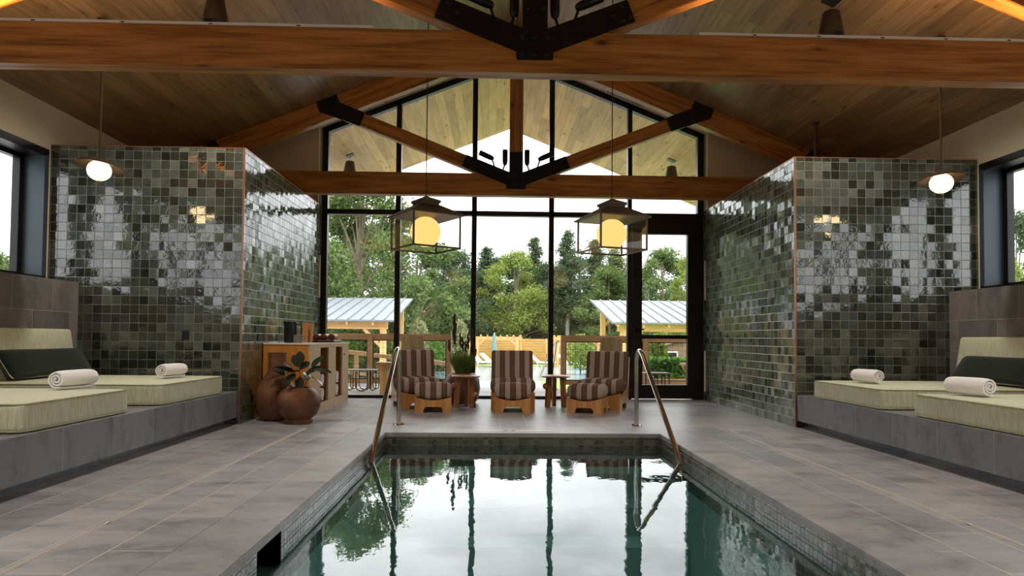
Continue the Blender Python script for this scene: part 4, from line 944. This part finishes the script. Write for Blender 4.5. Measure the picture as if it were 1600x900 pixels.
T = thing('louvred_fence', 'long horizontal louvred cedar fence behind the outdoor pool', 'fence', (-.5, 50, GZ)); x0, x1 = -5.0, 6.2
for i in range(9):
    z = .1+i*.195; MB().box(x0, x1, -.01, .01, 0, .185, Matrix.Translation((0, 0, z)) @ Matrix.Rotation(R(22), 4, 'X')).build('board', 'cedar_x', T)
x = x0
while x <= x1: MB().box(x-.05, x+.05, -.09, -.0, 0, 1.86).build('post', 'cedar_z', T); x += 1.86
def umb(x, y, label):
    T = thing('closed_umbrella', label, 'umbrella', (x, y, GZ), 0, 'closed umbrellas by the outdoor pool')
    MB().lathe([(.03, 2.25), (.10, 2.0), (.17, 1.3), (.20, .95), (.06, .9)], 10).build('canopy', 'umbrella_cloth', T); MB().tube([(0, 0, 0), (0, 0, 2.3)], .025, 6).lathe([(.25, 0), (.25, .05)], 12).build('pole', 'black_frame', T)
umb(.0, 44.0, 'closed teal umbrella before the centre pergola'); umb(-9.1, 40, 'closed teal umbrella, leftmost beyond the left railing'); umb(-8.1, 40.5, 'closed teal umbrella, second from left beyond the left railing'); umb(-6.9, 40, 'closed teal umbrella, third from left beyond the left railing')
def lounger(x, y, a, label, mt='lounger_white'):
    T = thing('sun_lounger', label, 'sun lounger', (x, y, GZ), R(a), 'sun loungers by the outdoor pool')
    MB().box(-.3, .3, -.9, .25, .28, .36).build('seat', mt, T); MB().box(-.3, .3, 0, .75, 0, .07, Matrix.Translation((0, .25, .32)) @ Matrix.Rotation(R(42), 4, 'X')).build('backrest', mt, T)
    for sx in (-1, 1):
        for sy in (-.8, .2): MB().box(sx*.27-.02, sx*.27+.02, sy-.02, sy+.02, 0, .28).build('leg', mt, T)
for x, y, a, lb_ in ((-.75, 44.6, 60, 'white sun lounger left of the centre pergola post'), (-.1, 45.2, 65, 'white sun lounger behind the first one at the pool'), (3.1, 44.8, 70, 'white sun lounger right of the middle chair'), (4.9, 43.9, 75, 'white sun lounger at the foot of the right pergola'), (5.9, 44.6, 75, 'white sun lounger at the far right pergola'), (6.6, 38, 60, 'white sun lounger on the right pool edge')): lounger(x, y, a, lb_)
lounger(.35, 46.0, 180, 'dark red chair by the centre pergola', 'red_plastic'); lounger(3.75, 46.0, 180, 'dark red chair by the right pergola', 'red_plastic')
# deck furniture
def lounge(x, y, a, label):
    T = thing('deck_chair', label, 'chair', (x, y, -.03), R(a), 'curved wooden deck chairs'); n = 10
    def sheet(pts, w, t_, bow=.0, crown=0):
        vs = []; k = len(pts); m_ = 8
        for (yy, zz) in pts:
            for i in range(m_+1):
                u = 2*i/m_-1; last = 1 if (yy, zz) == pts[-1] else 0; vs.append((u*w/2*(1-.0), yy+bow*u*u, zz+last*crown*(1-abs(u))))
        N0 = len(vs); vs += [(a_, b_-t_*.3, c_-t_) if zz_ else (a_, b_, c_) for (a_, b_, c_), zz_ in zip(vs, [1]*N0)]
        fs = []
        for j in range(k-1):
            for i in range(m_): q = j*(m_+1)+i; fs += [(q, q+1, q+m_+2, q+m_+1), (N0+q+m_+1, N0+q+m_+2, N0+q+1, N0+q)]
        for j in range(k-1):
            for e_, f in ((0, 0), (m_, 1)): q = j*(m_+1)+e_; r_ = (q, q+m_+1, N0+q+m_+1, N0+q); fs.append(r_ if f == 0 else r_[::-1])
        for i in range(m_): fs += [(i+1, i, N0+i, N0+i+1)]; q = (k-1)*(m_+1)+i; fs.append((q, q+1, N0+q+1, N0+q))
        return MB().add(vs, fs)
    # seen from behind: the chair faces the outdoors (+Y), its curved back towards the glass
    sheet([(.35, .36), (.05, .30), (-.12, .36), (-.2, .55), (-.26, .80), (-.30, 1.02)], .40, .02, .03, .03).build('backrest', 'weathered_wood', T)
    sheet([(-.05, .30), (.3, .34), (.6, .36)], .5, .025).build('seat', 'weathered_wood', T)
    for s in (-1, 1):
        MB().prism([(-.2, 0), (-.1, 0), (.5, .34), (.45, .38), (-.12, .34)], 'X', s*.24-.02, s*.24+.02).build('side_frame', 'weathered_wood', T); MB().box(s*.24-.03, s*.24+.03, .50, .56, 0, .36).build('leg', 'weathered_wood', T)
lounge(-1.50, 12.70, 4, 'curved wooden deck chair outside, behind the left striped chair'); lounge(2.17, 12.70, -8, 'curved wooden deck chair outside, behind the right striped chair')
T = thing('deck_stool', 'low deck stool with looped dark metal legs behind the cabinet end', 'stool', (-2.44, 12.90, -.03))
MB().box(-.29, .29, -.2, .2, .385, .405).build('seat', 'stone_patio', T)
for yy in (-.17, .17):
    for xc, w_, zb in ((-.21, .055, .03), (.0, .11, 0.011), (.21, .055, .03)):
        P = [(xc-w_, yy, .385)] + [(xc-w_*math.cos(PI*k/8), yy, zb+w_-w_*math.sin(PI*k/8)) for k in range(9)] + [(xc+w_, yy, .385)]; MB().tube(P, .010, 6).build('leg', 'black_steel', T, smooth=True)
def post_table(x, y, label, w, top):
    T = thing('deck_table', label, 'table', (x, y, -.03), 0, 'timber post tables on the deck')
    MB().box(-w/2, w/2, -.25, .25, top-.045, top).build('table_top', 'rail_wood', T)
    for s in (-1, 1): MB().box(s*(w/2-.12)-.06, s*(w/2-.12)+.06, -.06, .06, 0, top-.045).build('leg', 'cedar_z', T); MB().bar((s*(w/2-.12), 0, top-.25), (s*(w/2-.0), 0, top-.05), .05, .06).build('brace', 'cedar_z', T)
post_table(-1.78, 12.35, 'low timber table on the deck left of the handrail', .62, .56); post_table(3.72, 12.5, 'low timber table on the deck seen through the door', .5, .58)
T = thing('deck_stool', 'black metal deck stool seen through the lower door glass', 'stool', (3.05, 12.9, -.03))
MB().box(-.24, .24, -.2, .2, .37, .385).build('seat', 'stone_patio', T)
for yy in (-.17, .17):
    for xx in (-.22, -.05, .08, .22): MB().tube([(xx, yy, 0), (xx, yy, .37)], .011, 6).build('leg', 'black_steel', T)
    MB().tube([(-.22, yy, .06), (.22, yy, .06)], .009, 6).build('stretcher', 'black_steel', T)
T = thing('planter_box', 'long wooden planter with a green shrub hedge beyond the deck', 'planter', (4.6, 16.6, GZ))
MB().box(-1.2, 1.0, -.35, .35, 0, .95).build('box', 'planter_wood', T)
m = MB(); rng = random.Random(3)
for i in range(2600):
    c = Vector((rng.uniform(-1.15, .95), rng.uniform(-.4, .4), .95+rng.random()**.7*.48)); s = .035; M = Matrix.Translation(c) @ Matrix.Rotation(rng.uniform(0, 6.3), 4, 'Z') @ Matrix.Rotation(rng.uniform(-1.3, 1.3), 4, 'X')
    m.add([M @ Vector(p) for p in ((-s, -s*1.6, 0), (s, -s*1.6, 0), (s, s*1.6, 0), (-s, s*1.6, 0))], [(0, 1, 2, 3)])
m.build('shrub_foliage', 'leaf_shrub', T)
T = thing('pool_house', 'small brown pool house with a pitched roof, far right', 'building', (12.2, 42, GZ))
MB().prism([(-2.2, 0), (2.2, 0), (2.2, 1.3), (0, 2.0), (-2.2, 1.3)], 'Y', 0, 3).build('wall', 'shingle', T)
for a, b_ in ((-1.7, -.9), (-.4, .4), (.9, 1.7)):
    f = MB().box(a, b_, -.06, 0, .5, 1.15).build('window_frame', 'lounger_white', T); MB().box(a+.07, b_-.07, -.07, -.06, .57, 1.08).build('window_glass', 'black_frame', f)
m = MB()
for s in (-1, 1): m.bar((s*2.5, 1.5, 1.28), (0, 1.5, 2.10), 3.6, .08, (0, 0, 1))
m.build('roof', 'shingle', T)

# ================================================================== TREES
def leaves(pts, rng, s0, s1, flat=.0):
    vs = []; fs = []
    for c in pts:
        s = rng.uniform(s0, s1); a = Vector((rng.gauss(0, 1), rng.gauss(0, 1), rng.gauss(0, 1)*(1-flat))).normalized(); b_ = a.orthogonal().normalized(); 
        q = Matrix.Rotation(rng.uniform(0, 6.28), 3, a); b_ = q @ b_; d_ = a.cross(b_)
        n = len(vs); c = Vector(c); l = s*1.5
        vs += [c-b_*l, c-d_*s*.6, c+b_*l, c+d_*s*.6]; fs.append((n, n+1, n+2, n+3))
    return vs, fs
def broad(seed, H=9, Rr=3.0, base=.22, N=9000, nb=46):
    rng = random.Random(seed); blobs = []
    for i in range(nb):
        u = rng.random(); z = H*(base+(1-base)*u); k = (1-(abs(2*u-.9))**2.2*.75); r = Rr*k*rng.uniform(.25, .98)**.6; a = rng.uniform(0, 6.283)
        br = Rr*rng.uniform(.2, .40)*(1.05-.35*u); blobs.append((Vector((r*math.cos(a), r*math.sin(a), min(z, H-br*.6))), br))
    pts = []
    tot = sum(b_[1]**2 for b_ in blobs)
    for c, br in blobs:
        for _ in range(int(N*br*br/tot)):
            d0 = Vector((rng.gauss(0, 1), rng.gauss(0, 1), rng.gauss(0, 1))).normalized(); v_ = d0*br*rng.random()**.4*(1+.75*mnoise.noise(d0*2.2+c)+.35*mnoise.noise(d0*6+c)); v_.z *= .75; pts.append(c+v_)
    f = MB(); f.v, f.f = leaves(pts, rng, .04, .09)
    t_ = MB(); t_.tube([(0, 0, 0), (.1, 0, H*.3), (-.05, .1, H*.6), (0, 0, H*.9)], [.2, .15, .09, .03], 8)
    for c, br in blobs[::2]:
        z0 = max(H*.15, c.z*.62); t_.tube([(0, 0, z0), (c.x*.5, c.y*.5, (z0+c.z)/2+.1), tuple(c)], [.06, .04, .015], 5)
    return f, t_
def pine(seed, H=10, Rr=2.2, base=.25, N=8000):
    rng = random.Random(seed); pts = []; t_ = MB(); t_.tube([(0, 0, 0), (.05, 0, H*.5), (0, 0, H)], [.17, .11, .02], 8)
    L = 26
    for i in range(L):
        u = i/(L-1); z = H*(base+(1-base)*u); rr = Rr*(1-u)**.62*rng.uniform(.45, 1.2)+.06
        for b_ in range(7):
            a = rng.uniform(0, 6.283); r = rr*rng.uniform(.6, 1.1); t_.tube([(0, 0, z), (r*math.cos(a), r*math.sin(a), z+r*.1)], [.03, .01], 4)
            for _ in range(int(N/L/7*(1.7-1.4*u))):
                k = rng.random()**.6; pts.append(Vector((r*k*math.cos(a)+rng.gauss(0, .16), r*k*math.sin(a)+rng.gauss(0, .16), z+r*k*.12+rng.gauss(0, .13))))
    f = MB(); f.v, f.f = leaves(pts, rng, .035, .08); return f, t_
protos = {}
def proto(key, gen):
    f, t_ = gen
    T = thing('tree', None, 'tree', (0, 0, GZ)); f.build('foliage', 'leaf_mid', T); t_.build('trunk', 'bark', T); protos[key] = [T, False]
proto('a', broad(1, 9, 3.0, .08, 46000, 80)); proto('b', broad(7, 8, 2.6, .02, 34000, 60)); proto('c', broad(13, 8, 2.8, .02, 34000, 54)); proto('p', pine(3, 10, 2.2, .05, 28000)); proto('q', pine(9, 10, 2.0, .38, 20000))
def tree(key, px, Y, top_y, w, mt, label, rz=0, bark='bark'):
    """px: direction read off the photograph, Y: distance, top_y: its top"""
    X = (px-770)/1070.8*Y + .0*Y; H = .978 + (530-top_y)/1070.8*Y - GZ; X0 = X
    T, used = protos[key]
    if used: T = dup(T)
    else: protos[key][1] = True
    H0 = {'a': 9, 'b': 8, 'c': 8, 'p': 10, 'q': 10}[key]; R0 = {'a': 3.0, 'b': 2.6, 'c': 2.8, 'p': 2.2, 'q': 2.0}[key]
    T.location = (X0, Y, GZ); sxy = (w/1070.8*Y/2)/R0; T.scale = (sxy, sxy, H/H0); T.rotation_euler = (0, 0, rz); T['label'] = label; T['group'] = 'trees beyond the fence'
    for ch in T.children:
        ch.material_slots[0].link = 'OBJECT'; ch.material_slots[0].material = MATS[mt if ch.name.startswith('foliage') else bark]
for a in [('a', 560, 33, 268, 200, 'leaf_mid', 'tall broad green tree filling the leftmost glass bay', .3), ('b', 650, 39, 372, 160, 'leaf_mid', 'round green tree behind the left lantern', 1.2), ('c', 712, 53, 396, 120, 'leaf_dark', 'darker tree between the left lantern and the second mullion', 2), ('b', 600, 53, 350, 180, 'leaf_dark', 'dark tree behind the tall left tree', 3.2),
          ('c', 800, 54, 396, 118, 'leaf_yellow', 'yellow-green tree in the centre glass bay', 4), ('p', 757, 58, 392, 110, 'leaf_pine', 'dark pine left of the yellow-green tree', .4), ('p', 832, 60, 376, 110, 'leaf_pine', 'dark pine right of the yellow-green tree', 1.7), ('c', 850, 56, 414, 90, 'leaf_dark', 'low dark tree behind the third mullion', 2.6), ('b', 778, 62, 404, 110, 'leaf_dark', 'dark round tree behind the yellow-green tree', 2.1),
          ('q', 884, 55, 364, 90, 'leaf_pine', 'tall thin pine with a pale trunk right of the third mullion', .9, 'bark_pale'), ('p', 928, 60, 378, 130, 'leaf_pine', 'pine behind the right lantern', 2.4), ('b', 902, 64, 404, 130, 'leaf_dark', 'dark tree low behind the thin pine', 5), ('q', 958, 54, 390, 100, 'leaf_mid', 'open pine just left of the door', 3.3), ('c', 950, 53, 420, 110, 'leaf_mid', 'leafy tree behind the right pavilion ridge', .7),
          ('b', 1035, 50, 388, 130, 'leaf_mid', 'mid-green tree seen through the upper door glass', 2.2), ('c', 1072, 46, 402, 90, 'leaf_yellow', 'yellow-green tree at the right door edge', 5.5), ('p', 995, 62, 432, 110, 'leaf_pine', 'low pine behind the door stile', .2),
          ('b', 500, 48, 345, 180, 'leaf_dark', 'dark tree at the left edge of the glass wall', 4.4), ('c', 745, 66, 425, 170, 'leaf_dark', 'dark tree in the rear row, centre left', 1.1), ('b', 835, 68, 420, 170, 'leaf_dark', 'dark tree in the rear row, centre right', 2.9), ('b', 690, 62, 392, 150, 'leaf_dark', 'dark tree in the rear row behind the left lantern', 5.9), ('c', 1120, 62, 396, 180, 'leaf_dark', 'dark tree in the rear row beyond the door', 3.0), ('c', 985, 68, 420, 160, 'leaf_dark', 'dark tree in the rear row left of the door', 4.0),
          ('b', 1605, 20, 326, 120, 'leaf_pine', 'dark green tree outside the right window', .5), ('c', 1590, 16, 402, 130, 'leaf_yellow', 'yellow-green bush-like tree low in the right window', 2.5), ('a', -10, 40, 404, 160, 'leaf_mid', 'treetops low in the left window', 2.0),
          ('b', 420, 50, 380, 150, 'leaf_dark', 'dark tree hidden mostly by the left tiled block', .9)]:
    tree(*a)
def bush(px, Y, top_y, w, mt, label):
    X = (px-770)/1070.8*Y; rng = random.Random(px); H = .978+(530-top_y)/1070.8*Y-GZ; r = w/1070.8*Y/2
    T = thing('bush', label, 'bush', (X, Y, GZ), 0, 'bushes beyond the deck'); pts = []
    for _ in range(1400):
        v_ = Vector((rng.gauss(0, 1), rng.gauss(0, 1), rng.gauss(0, 1))).normalized()*rng.random()**.4; pts.append(Vector((v_.x*r, v_.y*r, H*.55+v_.z*H*.45)))
    f = MB(); f.v, f.f = leaves(pts, rng, .04, .09); f.build('foliage', mt, T); MB().tube([(0, 0, 0), (0, 0, H*.5)], .04, 6).build('stem', 'bark', T)
for a in ((652, 30, 500, 34, 'leaf_pale', 'pale flowering bush above the left railing'), (716, 34, 500, 30, 'leaf_pale', 'pale flowering bush beside the fence end'), (665, 34, 522, 60, 'leaf_shrub', 'green bush behind the left railing'), (600, 32, 525, 70, 'leaf_yellow', 'yellow-green bush under the left pavilion'), (905, 36, 522, 50, 'leaf_yellow', 'yellow-green bush behind the right railing'), (1025, 30, 520, 34, 'leaf_yellow', 'yellow young tree seen below the right pavilion'), (540, 30, 530, 60, 'leaf_shrub', 'green bush behind the stool')): bush(*a)
